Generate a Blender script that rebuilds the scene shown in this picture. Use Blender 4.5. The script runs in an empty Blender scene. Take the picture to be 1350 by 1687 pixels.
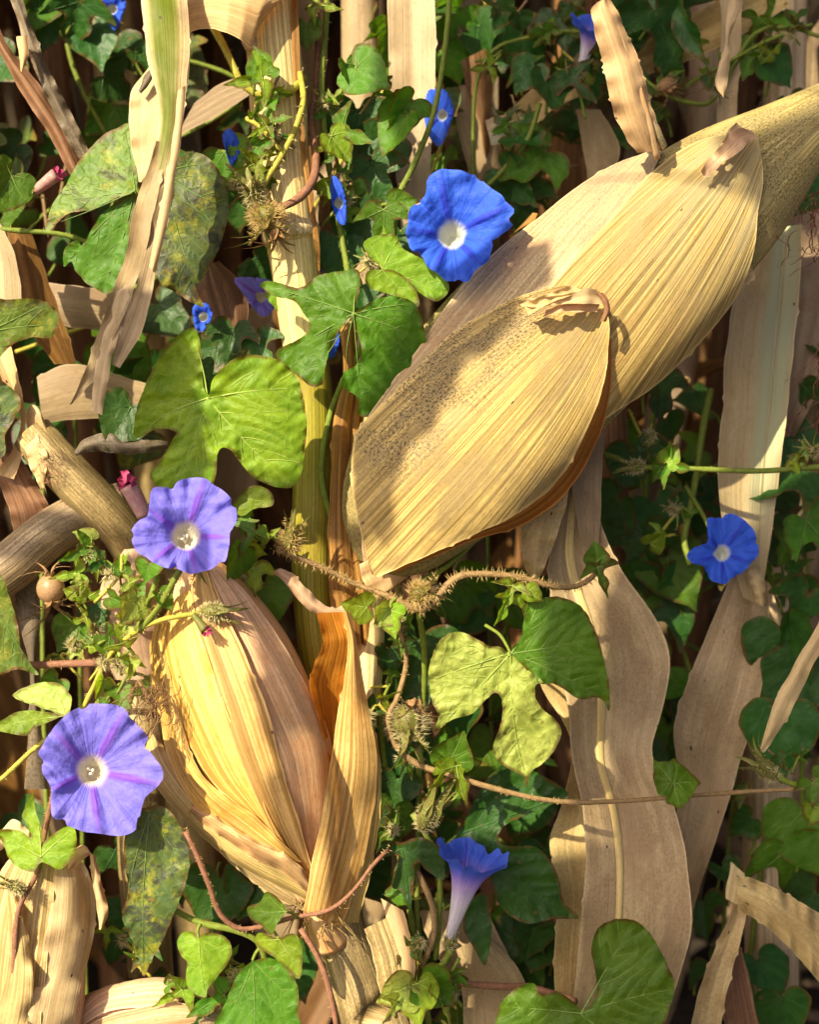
import bpy, math, random
import numpy as np
from mathutils import Vector
from mathutils.geometry import delaunay_2d_cdt

# ---------------------------------------------------------------- camera, sky, sun, exposure
scene = bpy.context.scene
S = 0.00027          # metres per photo pixel at the plane of the main stalk
D = 2200.0           # camera distance from that plane, in the same pixels
CX, CY = 675.0, 843.5
PITCH = math.radians(18)
H0 = 0.55            # height of the plane's centre above the ground
XV = np.array([1.0, 0, 0])
UV_ = np.array([0, math.sin(PITCH), math.cos(PITCH)])
FV = np.array([0, math.cos(PITCH), -math.sin(PITCH)])
C0 = np.array([0, 0, H0])
cam = bpy.data.cameras.new('camera'); camo = bpy.data.objects.new('camera', cam)
scene.collection.objects.link(camo); scene.camera = camo
camo.location = C0 - FV * D * S
camo.rotation_euler = (math.pi / 2 - PITCH, 0, 0)
cam.sensor_fit = 'VERTICAL'; cam.sensor_height = 24; cam.sensor_width = 24
cam.lens = 12 / math.tan(math.atan(CY / D))
cam.clip_start = 0.01; cam.clip_end = 500
cam.dof.use_dof = True; cam.dof.focus_distance = (D - 110) * S; cam.dof.aperture_fstop = 5.0

SUNT = 0.50 * XV - 0.50 * UV_ + 0.70 * FV         # the way the light travels
SUNT = SUNT / np.linalg.norm(SUNT)
world = bpy.data.worlds.new('World'); scene.world = world; world.use_nodes = True
wn = world.node_tree; bg = wn.nodes['Background']
sky = wn.nodes.new('ShaderNodeTexSky'); sky.sky_type = 'NISHITA'; sky.sun_disc = False; sky.air_density = .5; sky.dust_density = 6.0; sky.ozone_density = .3
sky.sun_elevation = math.asin(-SUNT[2]); sky.sun_rotation = math.atan2(-SUNT[0], -SUNT[1])
wn.links.new(sky.outputs[0], bg.inputs[0]); bg.inputs[1].default_value = 0.09
sl = bpy.data.lights.new('sun', 'SUN'); so = bpy.data.objects.new('sun', sl); scene.collection.objects.link(so)
sl.energy = 5.0; sl.angle = math.radians(0.5); sl.color = (1.0, 0.88, 0.63)
so.rotation_euler = Vector(SUNT).to_track_quat('-Z', 'Y').to_euler(); so.location = (-2, -2, 4)
vs = scene.view_settings; vs.view_transform = 'Standard'; vs.look = 'None'; vs.gamma = 1; vs.exposure = 1.04
vs.use_curve_mapping = False
scene.cycles.max_bounces = 8; scene.cycles.transparent_max_bounces = 4

# ---------------------------------------------------------------- helpers
R = random.Random(11)
COL = scene.collection
WL = {}

def W(a):
    a = np.asarray(a, float).reshape(-1, 3)
    k = (D - a[:, 2:3]) / D
    return C0 + S * ((a[:, 0:1] - CX) * k * XV + (CY - a[:, 1:2]) * k * UV_ - a[:, 2:3] * FV)

def ground_px(x, w):            # world point on the ground straight below a photo point
    p = W([(x, 900, w)])[0]
    return np.array([p[0], p[1], 0.0])

def sn(x, y, seed, f=1.0):      # smooth noise in about -1..1
    r = random.Random(seed); o = 0
    for i in range(5):
        a, b, c = r.uniform(-1, 1), r.uniform(-1, 1), r.uniform(0, 6.28)
        o = o + np.sin(f * (1 + .55 * i) * (a * x + b * y) * 2 + c) / (1 + .35 * i)
    return o / 2.6

def crs(pts, n, closed=False):
    p = np.asarray(pts, float)
    if len(p) == 2 and not closed:
        t = np.linspace(0, 1, n)[:, None]; return p[0] * (1 - t) + p[1] * t
    if closed: q = np.vstack([p[-1], p, p[0], p[1]])
    else: q = np.vstack([2 * p[0] - p[1], p, 2 * p[-1] - p[-2]])
    out = []
    k = len(q) - 3
    tt = np.linspace(0, 1, 14, endpoint=False)[:, None]
    for i in range(k):
        a, b, c, d = q[i:i + 4]
        out.append(.5 * (2 * b + (c - a) * tt + (2 * a - 5 * b + 4 * c - d) * tt ** 2 + (3 * b - a - 3 * c + d) * tt ** 3))
    o = np.vstack(out)
    o = np.vstack([o, p[0] if closed else p[-1]])
    s = np.r_[0, np.cumsum(np.linalg.norm(np.diff(o, axis=0), axis=1))]
    u = np.linspace(0, s[-1], n + 1)[:-1] if closed else np.linspace(0, s[-1], n)
    return np.stack([np.interp(u, s, o[:, j]) for j in range(o.shape[1])], 1)

def thing(name, label, cat, loc, group=None):
    o = bpy.data.objects.new(name, None); COL.objects.link(o); o.location = loc
    o.empty_display_size = .02
    o['label'] = label; o['category'] = cat
    if group: o['group'] = group
    WL[o.name] = np.array(loc, float)
    return o

def mk(name, V, F, mat, parent=None, uv=None, uv2=None, attrs=None, label=None, kind=None, smooth=True):
    V = np.asarray(V, float)
    c = V.mean(0)
    me = bpy.data.meshes.new(name)
    me.from_pydata((V - c).tolist(), [], F if isinstance(F, list) else F.tolist())
    if smooth: me.polygons.foreach_set('use_smooth', np.ones(len(me.polygons), bool))
    if uv is not None:
        li = np.empty(len(me.loops), int); me.loops.foreach_get('vertex_index', li)
        me.uv_layers.new(name='UVMap').data.foreach_set('uv', np.asarray(uv, float)[li].ravel())
        if uv2 is not None: me.uv_layers.new(name='norm').data.foreach_set('uv', np.asarray(uv2, float)[li].ravel())
    for k, v in (attrs or {}).items():
        me.attributes.new(k, 'FLOAT', 'POINT').data.foreach_set('value', np.asarray(v, float))
    me.materials.append(mat)
    o = bpy.data.objects.new(name, me); COL.objects.link(o)
    if parent is not None:
        o.parent = parent; o.location = c - WL[parent.name]
    else: o.location = c
    WL[o.name] = c
    if label: o['label'] = label
    if kind: o['kind'] = kind
    return o

def gridf(n, m, close=False):
    f = []
    for i in range(n - 1):
        for j in range(m - (0 if close else 1)):
            a = i * m + j; b = i * m + (j + 1) % m
            f.append((a, b, b + m, a + m))
    return f

def stat(v, n):                 # a number, or stations along the length
    if np.isscalar(v): return np.full(n, float(v))
    v = np.asarray(v, float)
    return np.interp(np.linspace(0, 1, n), np.linspace(0, 1, len(v)), v)

def sheet_px(L, Rr, w=0, n=44, m=11, vee=0, mid=.5, bulge=0, ripple=0, rf=3, nz=3, dw=0, depth=None, lift=0, seed=None, edge=0, frill=1.3, fan=None):
    seed = R.randint(0, 10 ** 6) if seed is None else seed
    L = crs(L, n); Q = crs(Rr, n)
    t = np.linspace(0, 1, m)
    s = np.linspace(0, 1, n)
    P = L[:, None, :2] * (1 - t)[None, :, None] + Q[:, None, :2] * t[None, :, None]
    X, Y = P[..., 0], P[..., 1]
    ww = stat(w, n)[:, None] + (stat(dw, n)[:, None]) * (t[None] - .5)
    if L.shape[1] > 2: ww = ww + L[:, None, 2] * (1 - t) + Q[:, None, 2] * t
    if depth is not None: ww = depth(X, Y) + ww
    ww = ww + stat(lift, n)[:, None]
    ww = ww + stat(bulge, n)[:, None] * (1 - (2 * t - 1) ** 2)[None]
    tm = np.where(t < mid, t / mid, (1 - t) / (1 - mid))
    ww = ww - stat(vee, n)[:, None] * tm[None]
    r = random.Random(seed)
    for e, mask in ((0, np.clip(1 - 2 * t, 0, 1) ** 1.6), (1, np.clip(2 * t - 1, 0, 1) ** 1.6)):
        ph, f1 = r.uniform(0, 6.28), rf * r.uniform(.8, 1.25)
        wv = np.sin(6.28 * f1 * s + ph) + .5 * np.sin(6.28 * f1 * 2.3 * s + ph * 2)
        ww = ww + (stat(ripple, n) * wv)[:, None] * mask[None]
    ww = ww + nz * sn(X / 60, Y / 60, seed, .6) + edge * np.abs(2 * t - 1)[None] ** 4
    # ragged rim, a pixel or so
    nrm = Q[:, :2] - L[:, :2]; ln = np.maximum(np.linalg.norm(nrm, axis=1, keepdims=True), 1e-6); nrm = nrm / ln
    g = np.random.RandomState(seed % 2 ** 31); sm = lambda a: np.convolve(np.r_[a[:2], a, a[-2:]], [.15, .2, .3, .2, .15], 'valid')
    ja = (sm(g.randn(n)) * 1.1 - (g.rand(n) < .03) * 2.2) * frill; jb = (sm(g.randn(n)) * 1.1 + (g.rand(n) < .03) * 2.2) * frill
    ja = np.clip(ja, -3 * frill, 3 * frill); jb = np.clip(jb, -3 * frill, 3 * frill)
    P = P + nrm[:, None, :] * (ja[:, None] * ((t < .02) * 1.0)[None] + jb[:, None] * ((t > .98) * 1.0)[None])[..., None]
    A = np.concatenate([P, ww[..., None]], -1)
    C = A[:, m // 2]
    al = np.r_[0, np.cumsum(np.linalg.norm(np.diff(C, axis=0), axis=1))] / 100
    wd = max(10, ln.mean()) / 100
    uv = np.stack([np.repeat(al, m) + r.uniform(0, 50), np.tile(t * wd, n) + r.uniform(0, 50)], 1)
    if fan is not None:
        b0, tp, hw = np.array(fan[0], float), np.array(fan[1], float), fan[2]
        d = tp - b0; Ln = np.linalg.norm(d); d /= Ln; nn_ = np.array([-d[1], d[0]])
        rel = P - b0; q = np.clip((rel @ d) / Ln, -.2, 1.02); pe = rel @ nn_
        g_ = np.clip(1.04 - np.clip(q, 0, 1.02) ** 2.6, .035, 1) ** .62
        uv = np.stack([(q * Ln / 100).ravel() + r.uniform(0, 50), (pe / g_ / 100).ravel() + 20], 1)
    uv2 = np.stack([np.repeat(s, m), np.tile(t, n)], 1)
    return A, uv, uv2

def sheet(name, parent, mat, L, Rr, label=None, rib=None, ribm=None, shift=None, **k):
    A, uv, uv2 = sheet_px(L, Rr, **k)
    n, m = A.shape[:2]
    V = W(A.reshape(-1, 3))
    if shift is not None: V = V + shift
    o = mk(name, V, gridf(n, m), mat, parent, uv, uv2, label=label)
    if rib:                      # midrib as a piece of its own, a little proud of the blade
        mid = k.get('mid', .5); j = mid * (m - 1); j0 = int(j); fr = j - j0
        c = A[:, j0] * (1 - fr) + A[:, min(j0 + 1, m - 1)] * fr
        c = c.copy(); c[:, 2] += rib * .25
        a0, a1 = int(n * .03), n - 1
        tube('midrib', o, ribm or mat, W(c[a0:a1]), np.linspace(rib, rib * .5, a1 - a0) * S, ns=9, n=None, flat=.22)
    return o

def tube(name, parent, mat, P, rad, ns=8, n=None, flat=1.0, hairs=0, hairlen=7, hairmat=None, label=None, cap=True):
    P = np.asarray(P, float)
    if n: P = crs(P, n)
    k = len(P); rr = stat(rad, k)
    T = np.gradient(P, axis=0); T /= np.maximum(np.linalg.norm(T, axis=1, keepdims=True), 1e-9)
    if ns == 8 and k > 12: rr = rr * (1 + .10 * sn(np.arange(k) * .7, np.zeros(k), k) + .12 * np.maximum(0, np.sin(np.arange(k) * .35)) ** 8)
    ref = -FV
    U = np.cross(T, ref); bad = np.linalg.norm(U, axis=1) < .05
    U[bad] = np.cross(T[bad], XV)
    U /= np.linalg.norm(U, axis=1, keepdims=True)
    for i in range(1, k):
        if U[i] @ U[i - 1] < 0: U[i] = -U[i]
    B = np.cross(T, U)
    a = np.linspace(0, 2 * math.pi, ns, endpoint=False)
    V = P[:, None] + rr[:, None, None] * (np.cos(a)[None, :, None] * U[:, None] + flat * np.sin(a)[None, :, None] * B[:, None])
    f = gridf(k, ns, True)
    if cap: f = f + [tuple(range(ns))[::-1], tuple((k - 1) * ns + i for i in range(ns))]
    al = np.r_[0, np.cumsum(np.linalg.norm(np.diff(P, axis=0), axis=1))] / S / 100
    uv = np.stack([np.repeat(al, ns), np.tile(np.abs(a - math.pi) * rr.mean() / S / 100, k)], 1)
    uv2 = np.stack([np.repeat(np.linspace(0, 1, k), ns), np.tile(np.abs(a / math.pi - 1), k)], 1)
    o = mk(name, V.reshape(-1, 3), f, mat, parent, uv, uv2, label=label)
    if hairs:
        idx = [R.randrange(k) for _ in range(hairs)]
        hv, hf = [], []
        for i in idx:
            an = R.uniform(0, 6.28); d = math.cos(an) * U[i] + math.sin(an) * B[i]
            p = P[i] + T[i] * R.uniform(-1, 1) * (np.linalg.norm(P[1] - P[0])) * .5 + d * rr[i] * .8
            hair(hv, hf, p, d + T[i] * R.uniform(-.4, .4), hairlen * R.uniform(.5, 1.2) * S)
        mk('hairs', hv, hf, hairmat, o if parent is not None and parent.parent is None else parent, kind='stuff')
    return o

def hair(hv, hf, p, d, ln, th=.8):
    d = d / np.linalg.norm(d)
    s = np.cross(d, -FV); s = s / max(np.linalg.norm(s), 1e-6) * th * S
    b = len(hv); hv += [p - s, p + s, p + d * ln]; hf.append((b, b + 1, b + 2))

# ---------------------------------------------------------------- node materials
class NT:
    def __init__(s, name):
        s.m = bpy.data.materials.new(name); s.m.use_nodes = True; s.t = s.m.node_tree
        s.t.nodes.clear()
    def n(s, typ, props=None, ins=None, out=0):
        nd = s.t.nodes.new('ShaderNode' + typ)
        for k, v in (props or {}).items(): setattr(nd, k, v)
        for k, v in (ins or {}).items():
            if hasattr(v, 'is_linked') or isinstance(v, bpy.types.NodeSocket): s.t.links.new(v, nd.inputs[k])
            else: nd.inputs[k].default_value = v
        return nd.outputs[out] if out is not None else nd
    def math(s, op, a, b=0.0, c=None, clamp=False):
        i = {0: a, 1: b}
        if c is not None: i[2] = c
        return s.n('Math', {'operation': op, 'use_clamp': clamp}, i)
    def mix(s, f, a, b, mode='MIX'):
        nd = s.t.nodes.new('ShaderNodeMix'); nd.data_type = 'RGBA'; nd.blend_type = mode
        for k, v in ((0, f), (6, a), (7, b)):
            if isinstance(v, bpy.types.NodeSocket): s.t.links.new(v, nd.inputs[k])
            else: nd.inputs[k].default_value = v if k == 0 or len(v) == 4 else (*v, 1)
        return nd.outputs[2]
    def step(s, x, lo, hi):
        return s.n('MapRange', {'interpolation_type': 'SMOOTHSTEP'}, {0: x, 1: lo, 2: hi, 3: 0.0, 4: 1.0})
    def vec(s, v, mul, add=(0, 0, 0)):
        return s.n('VectorMath', {'operation': 'MULTIPLY_ADD'}, {0: v, 1: mul, 2: add})
    def noise(s, v, sc, det=3, rough=.55, dist=0.0):
        return s.n('TexNoise', None, {'Vector': v, 'Scale': sc, 'Detail': det, 'Roughness': rough, 'Distortion': dist})
    def uv(s, nm='UVMap'): return s.n('UVMap', {'uv_map': nm})
    def sep(s, v): 
        nd = s.n('SeparateXYZ', None, {0: v}, None); return nd.outputs[0], nd.outputs[1]
    def finish(s, col, rough=.55, spec=.3, bump=None, bd=.0004, bs=.6, trans=.15, tcol=None, sheen=0):
        i = {'Base Color': col, 'Roughness': rough, 'Specular IOR Level': spec}
        nrm = None
        if bump is not None:
            nrm = s.n('Bump', None, {'Strength': bs, 'Distance': bd, 'Height': bump}); i['Normal'] = nrm
        sh = s.n('BsdfPrincipled', None, i)
        if trans:
            ti = {'Color': tcol if tcol is not None else col}
            if nrm is not None: ti['Normal'] = nrm
            tr = s.n('BsdfTranslucent', None, ti)
            sh = s.n('MixShader', None, {0: trans, 1: sh, 2: tr})
        s.t.links.new(sh, s.n('OutputMaterial', None, None, None).inputs[0])
        return s.m

def dry(name, light, dark, blot, stripe=20., fine=60., fstr=.5, blotlo=.5, speck=0., mold=0., moldside=None, band=None, tip=None, trans=.18, bs=.7, bd=.0004, rough=.55, gr=None, spec=.25, sc=1.0, rim=.6):
    t = NT(name); uv = t.uv(); u2 = t.uv('norm'); s2, t2 = t.sep(u2)
    rnd = t.n('ObjectInfo', None, None, 5)
    off = t.n('CombineXYZ', None, {0: t.math('MULTIPLY', rnd, 37.), 1: t.math('MULTIPLY', rnd, 91.)})
    uvo = t.n('VectorMath', {'operation': 'ADD'}, {0: uv, 1: off})
    st = t.noise(t.vec(uvo, (.14, stripe, 1)), 1., 3, .6)
    fi = t.noise(t.vec(uvo, (.045, fine, 1)), 1., 2, .5)
    bl = t.noise(t.vec(uvo, (.8, 1.6, 1)), 1., 5, .65, .3)
    fine2 = t.noise(t.vec(uvo, (9, 26, 1)), 1., 3, .7)
    c = t.mix(t.math('MULTIPLY_ADD', t.step(st, .38, .62), sc, (1 - sc) * .5), tuple(min(1, x * 1.12) for x in light), tuple(x * .86 for x in dark))
    c = t.mix(t.math('MULTIPLY', t.step(fi, .48, .64), fstr), c, tuple(x * .42 for x in dark))
    c = t.mix(t.math('MULTIPLY', t.step(bl, blotlo - .03, blotlo + .17), .9), c, blot)
    c = t.mix(t.math('MULTIPLY', t.step(fine2, .48, .72), .22 + .23 * sc), c, tuple(x * .5 for x in blot))
    if gr is not None:        # weathered grey towards one end / side
        g = t.math('MULTIPLY', t.step(s2, gr[0], gr[1]), t.step(bl, .3, .62))
        c = t.mix(t.math('MULTIPLY', g, gr[3]), c, gr[2])
    if band is not None:
        d = t.math('ABSOLUTE', t.math('SUBTRACT', t2, band[0]))
        bm = t.math('MULTIPLY', t.math('SUBTRACT', 1.0, t.step(d, band[1] * .35, band[1])), t.math('SUBTRACT', 1.0, t.step(s2, band[3] * .6, band[3])))
        bm = t.math('MULTIPLY', bm, t.math('MULTIPLY_ADD', t.step(bl, .3, .6), .25, .8), None, True)
        c = t.mix(bm, c, band[2])
    if tip is not None:
        c = t.mix(t.math('MULTIPLY', t.step(s2, tip[0], tip[1]), .85), c, tip[2])
    rimm = t.math('MULTIPLY', t.step(t.math('ABSOLUTE', t.math('MULTIPLY_ADD', t2, 2., -1.)), .955, .99), rim)
    c = t.mix(rimm, c, tuple(min(1, x * 1.3 + .06) for x in light))
    if mold:
        mo = t.noise(t.vec(uvo, (20, 26, 1)), 1., 5, .8)
        mk_ = t.noise(t.vec(uvo, (1.1, 1.5, 1)), 1., 2, .5)
        mm = t.math('MULTIPLY', t.step(mo, .48, .57), t.step(mk_, .34, .52))
        if moldside is not None:
            a, b = moldside
            mm = t.math('MULTIPLY', mm, t.math('SUBTRACT', 1.0, t.step(t2, a, b)))
            mm = t.math('MULTIPLY', mm, t.step(s2, .15, .35))
        c = t.mix(t.math('MULTIPLY', mm, mold), c, (.045, .035, .022))
    if speck:
        vo = t.n('TexVoronoi', None, {'Vector': t.vec(uvo, (1.6, 3.2, 1)), 'Scale': 1.6, 'Randomness': 1.0}, None)
        ok = t.step(t.n('SeparateColor', None, {0: vo.outputs[1]}), 1 - speck, 1 - speck + .02)
        sp = t.math('MULTIPLY', t.math('SUBTRACT', 1.0, t.step(vo.outputs[0], .05, .11)), ok)
        c = t.mix(sp, c, (.05, .03, .02))
    hsv = t.n('HueSaturation', None, {'Hue': t.math('MULTIPLY_ADD', rnd, .016, .492), 'Saturation': t.math('MULTIPLY_ADD', rnd, .2, .9), 'Value': t.math('MULTIPLY_ADD', rnd, .22, .89), 'Color': c})
    bh = t.math('ADD', t.math('MULTIPLY', st, 1.0), t.math('MULTIPLY', fi, .8))
    bh = t.math('ADD', bh, t.math('MULTIPLY', fine2, .25))
    return t.finish(hsv, rough, spec, bh, bd, bs, trans, t.mix(.5, hsv, t.mix(1.0, hsv, (1, .62, .3), 'MULTIPLY')))

def green(name, c1, c2, vein=.25, sick=None, sicklo=.5, sick2=None, rim=(.12, .05, .015), rimw=.75, trans=.35, tc=(.30, .42, .02), rough=.5, bs=.65, spec=.26):
    t = NT(name); uv = t.uv()
    rnd = t.n('ObjectInfo', None, None, 5)
    off = t.n('CombineXYZ', None, {0: t.math('MULTIPLY', rnd, 37.), 1: t.math('MULTIPLY', rnd, 91.)})
    uvo = t.n('VectorMath', {'operation': 'ADD'}, {0: uv, 1: off})
    a = t.noise(uvo, 1.6, 4, .6); b = t.noise(uvo, 9., 4, .7)
    vo = t.n('TexVoronoi', {'feature': 'DISTANCE_TO_EDGE'}, {'Vector': t.n('VectorMath', {'operation': 'ADD'}, {0: uvo, 1: t.vec(t.n('TexNoise', None, {'Vector': uvo, 'Scale': 6.}, 1), (.16, .16, 0))}), 'Scale': 6.0})
    vd = t.n('Attribute', {'attribute_name': 'vein'}, None, 2)
    ed = t.n('Attribute', {'attribute_name': 'edge'}, None, 2)
    c = t.mix(t.step(a, .35, .65), c1, c2)
    c = t.mix(t.math('MULTIPLY', t.step(b, .45, .75), .35), c, tuple(x * .55 for x in c2))
    if sick is not None:
        sm = t.step(t.math('ADD', t.math('MULTIPLY', a, .75), t.math('MULTIPLY', b, .3)), sicklo, sicklo + .09)
        c = t.mix(t.math('MULTIPLY', sm, .85), c, sick)
        if sick2 is not None:
            a2 = t.noise(t.vec(uvo, (1, 1, 1), (7.3, 2.1, 0)), 2.2, 5, .7)
            c = t.mix(t.math('MULTIPLY', t.step(a2, .52, .64), .9), c, sick2)
    net = t.math('SUBTRACT', 1.0, t.step(vo, 0.0, .05))
    light = tuple(min(1, x * 1.5 + .03) for x in c1)
    c = t.mix(t.math('MULTIPLY', net, vein * .5), c, light)
    c = t.mix(t.math('MULTIPLY', vd, .3), c, light)
    sv = t.n('TexVoronoi', None, {'Vector': uvo, 'Scale': 3.2}, None)
    ok = t.step(t.n('SeparateColor', None, {0: sv.outputs[1]}), .74, .76)
    c = t.mix(t.math('MULTIPLY', t.math('MULTIPLY', t.math('SUBTRACT', 1.0, t.step(sv.outputs[0], .07, .16)), ok), .75), c, (.16, .10, .03))
    rm = t.math('MULTIPLY', t.math('SUBTRACT', 1.0, t.step(ed, 1.5, 7.0)), t.step(t.noise(uvo, 2.5, 3), .4, .6))
    c = t.mix(t.math('MULTIPLY', rm, rimw), c, rim)
    hsv = t.n('HueSaturation', None, {'Hue': t.math('MULTIPLY_ADD', rnd, .03, .485), 'Saturation': 1.0, 'Value': t.math('MULTIPLY_ADD', rnd, .4, .8), 'Color': c})
    bh = t.math('ADD', t.math('MULTIPLY', t.step(vo, -.08, .32), 1.0), t.math('MULTIPLY', b, .5))
    return t.finish(hsv, rough, spec, bh, .0005, bs * .6, trans, t.mix(.65, hsv, t.mix(1.0, hsv, (2.6, 2.1, .35), 'MULTIPLY')))

def petal(name, lob, deep, star, throat, glow, tr0=.12, tr1=.3, rough=.5):
    t = NT(name); u2 = t.uv('norm'); an, rd = t.sep(u2); uv = t.uv()
    k = t.math('COSINE', t.math('MULTIPLY', an, 2 * math.pi * 5))
    nz = t.noise(uv, 7., 4, .6)
    rays = t.noise(t.vec(u2, (60, .8, 1)), 1., 2, .5)
    c = t.mix(t.math('MULTIPLY', t.step(rays, .45, .75), .5), lob, deep)
    c = t.mix(t.math('MULTIPLY', t.step(nz, .45, .75), .4), c, tuple(x * .8 for x in deep))
    # star: five mid-petal bands that taper towards the rim
    inv = t.math('SUBTRACT', 1.0, rd)
    wdt = t.math('SUBTRACT', .955, t.math('MULTIPLY', t.math('POWER', inv, 2.0), .95))
    sm = t.math('MULTIPLY', t.step(k, wdt, t.math('MULTIPLY_ADD', wdt, .2, .82)), t.math('SUBTRACT', 1.0, t.math('MULTIPLY', t.step(rd, .55, 1.0), .5)))
    sm = t.math('MULTIPLY', sm, t.math('MULTIPLY_ADD', rays, .8, .55), None, True)
    c = t.mix(t.math('MULTIPLY', sm, .68), c, star)
    # thin darker crease lines between the petals and a paler rim
    cr = t.math('SUBTRACT', 1.0, t.step(t.math('ADD', k, 1.0), .0, .06))
    c = t.mix(t.math('MULTIPLY', cr, .35), c, deep)
    c = t.mix(t.math('MULTIPLY', t.step(rd, .93, 1.0), .35), c, tuple(min(1, x * 1.25 + .05) for x in lob))
    c = t.mix(t.math('SUBTRACT', 1.0, t.step(rd, tr0, tr1)), c, glow)
    c = t.mix(t.math('SUBTRACT', 1.0, t.step(rd, tr0 * .6, (tr0 + tr1) * .52)), c, throat)
    bh = t.math('ADD', rays, t.math('MULTIPLY', nz, 1.4))
    return t.finish(c, rough, .15, bh, .0009, .7, .4, c)

def plain(name, col, col2=None, rough=.5, sc=12., trans=0, spec=.3, bs=.4):
    t = NT(name); uv = t.uv()
    a = t.noise(t.vec(uv, (2.5, 5, 1)), sc * .35, 5, .7)
    c = t.mix(t.step(a, .38, .62), col, col2 or tuple(x * .7 for x in col))
    return t.finish(c, rough, spec, a, .0003, bs, trans)

M = {}
# dry corn
M['husk'] = dry('husk', (.62, .46, .20), (.42, .285, .10), (.40, .275, .12), 25, 10, .65, .52, speck=.12, trans=.2, bs=.85)
M['husk_gold'] = dry('husk_gold', (.78, .52, .20), (.60, .34, .095), (.62, .32, .09), 25, 10, .7, .55, speck=.14, trans=.25, bs=.85)
M['husk_mold'] = dry('husk_mold', (.64, .455, .17), (.43, .285, .095), (.38, .275, .125), 25, 10, .55, .45, speck=.1, mold=.9, moldside=(.26, .55), trans=.15, bs=.8)
M['husk_green'] = dry('husk_green', (.55, .40, .17), (.38, .245, .08), (.40, .25, .10), 25, 10, .75, .5, speck=.12, gr=(.5, .9, (.34, .32, .20), .55), trans=.15, bs=1.0)
M['husk_pink'] = dry('husk_pink', (.60, .45, .23), (.50, .35, .165), (.48, .29, .135), 25, 10, .4, .48, speck=.14, mold=.35, gr=(.6, .95, (.36, .30, .19), .6), trans=.12, bs=.6)
M['husk_core'] = dry('husk_core', (.48, .38, .17), (.36, .27, .09), (.32, .25, .11), 25, 10, .6, .4, mold=.8, trans=0, bs=.8)
M['husk_in'] = dry('husk_in', (.80, .52, .28), (.70, .41, .19), (.66, .34, .14), 25, 10, .5, .5, speck=.1, trans=.12, bs=.7)
M['husk_orange'] = dry('husk_orange', (.72, .32, .05), (.56, .20, .025), (.56, .2, .025), 25, 10, .4, .5, trans=.45, bs=.6)
M['leaf_tan'] = dry('leaf_tan', (.58, .435, .205), (.45, .32, .14), (.39, .265, .115), 9, 42, .35 * .55, .44, speck=.36, mold=.25, trans=.15, bs=.8, bd=.0005, sc=.45)
M['leaf_pale'] = dry('leaf_pale', (.56, .43, .24), (.46, .335, .175), (.42, .295, .15), 9, 42, .3 * .55, .52, speck=.25, trans=.18, bs=.8, bd=.0005, sc=.45)
M['leaf_greenband'] = dry('leaf_greenband', (.54, .42, .235), (.43, .315, .165), (.40, .285, .14), 9, 42, .3 * .55, .5, speck=.3, band=(.74, .34, (.40, .40, .24), .95), trans=.15, bs=.8, bd=.0005, sc=.45)
M['leaf_yellowband'] = dry('leaf_yellowband', (.62, .47, .27), (.47, .34, .2), (.40, .28, .2), 8, 34, .4, .5, speck=.1, band=(.45, .5, (.10, .125, .004), .98), trans=.22, bs=.7)
M['leaf_cream'] = dry('leaf_cream', (.70, .53, .28), (.56, .40, .18), (.50, .33, .15), 9, 40, .35 * .55, .55, speck=.1, trans=.25, bs=.5, sc=.45)
M['leaf_peach'] = dry('leaf_peach', (.66, .46, .26), (.56, .34, .17), (.52, .30, .15), 9, 40, .35 * .55, .55, speck=.1, trans=.25, bs=.5, sc=.45)
M['leaf_brown'] = dry('leaf_brown', (.28, .15, .06), (.18, .085, .03), (.15, .07, .025), 10, 40, .5, .45, trans=.3, bs=.7)
M['leaf_rust'] = dry('leaf_rust', (.40, .21, .08), (.28, .13, .045), (.25, .11, .04), 12, 40, .6, .5, trans=.3, bs=.8)
M['leaf_grey'] = dry('leaf_grey', (.30, .23, .14), (.19, .14, .08), (.13, .10, .06), 10, 40, .5 * .55, .4, mold=.6, trans=.1, bs=.8, sc=.45)
M['leaf_mauve'] = dry('leaf_mauve', (.40, .295, .165), (.29, .205, .11), (.26, .175, .095), 8, 36, .4 * .55, .45, speck=.15, trans=.2, bs=.6, sc=.45)
M['leaf_far_shade'] = dry('leaf_far_shade', (.20, .14, .09), (.13, .085, .05), (.12, .08, .05), 8, 30, .4 * .55, .45, trans=.2, sc=.45)  # shade deep in the field put into a darker brown
M['rib'] = dry('rib', (.62, .47, .24), (.52, .37, .17), (.5, .35, .17), 10, 40, .3, .6, trans=0, bs=.4)
M['stalk_pale'] = dry('stalk_pale', (.72, .56, .30), (.62, .45, .22), (.56, .40, .19), 25, 10, .5, .55, speck=.1, trans=.05, bs=1.0)
M['stalk_green'] = dry('stalk_green', (.36, .30, .02), (.25, .23, .015), (.30, .22, .02), 25, 10, .5, .5, trans=.08, bs=.7, rough=.4)
M['stalk_grey'] = dry('stalk_grey', (.42, .31, .16), (.29, .20, .09), (.18, .125, .06), 25, 10, .6, .45, mold=.45, trans=0, bs=1.0)
M['silk'] = plain('silk', (.07, .02, .012), (.15, .05, .02), .5)
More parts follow.
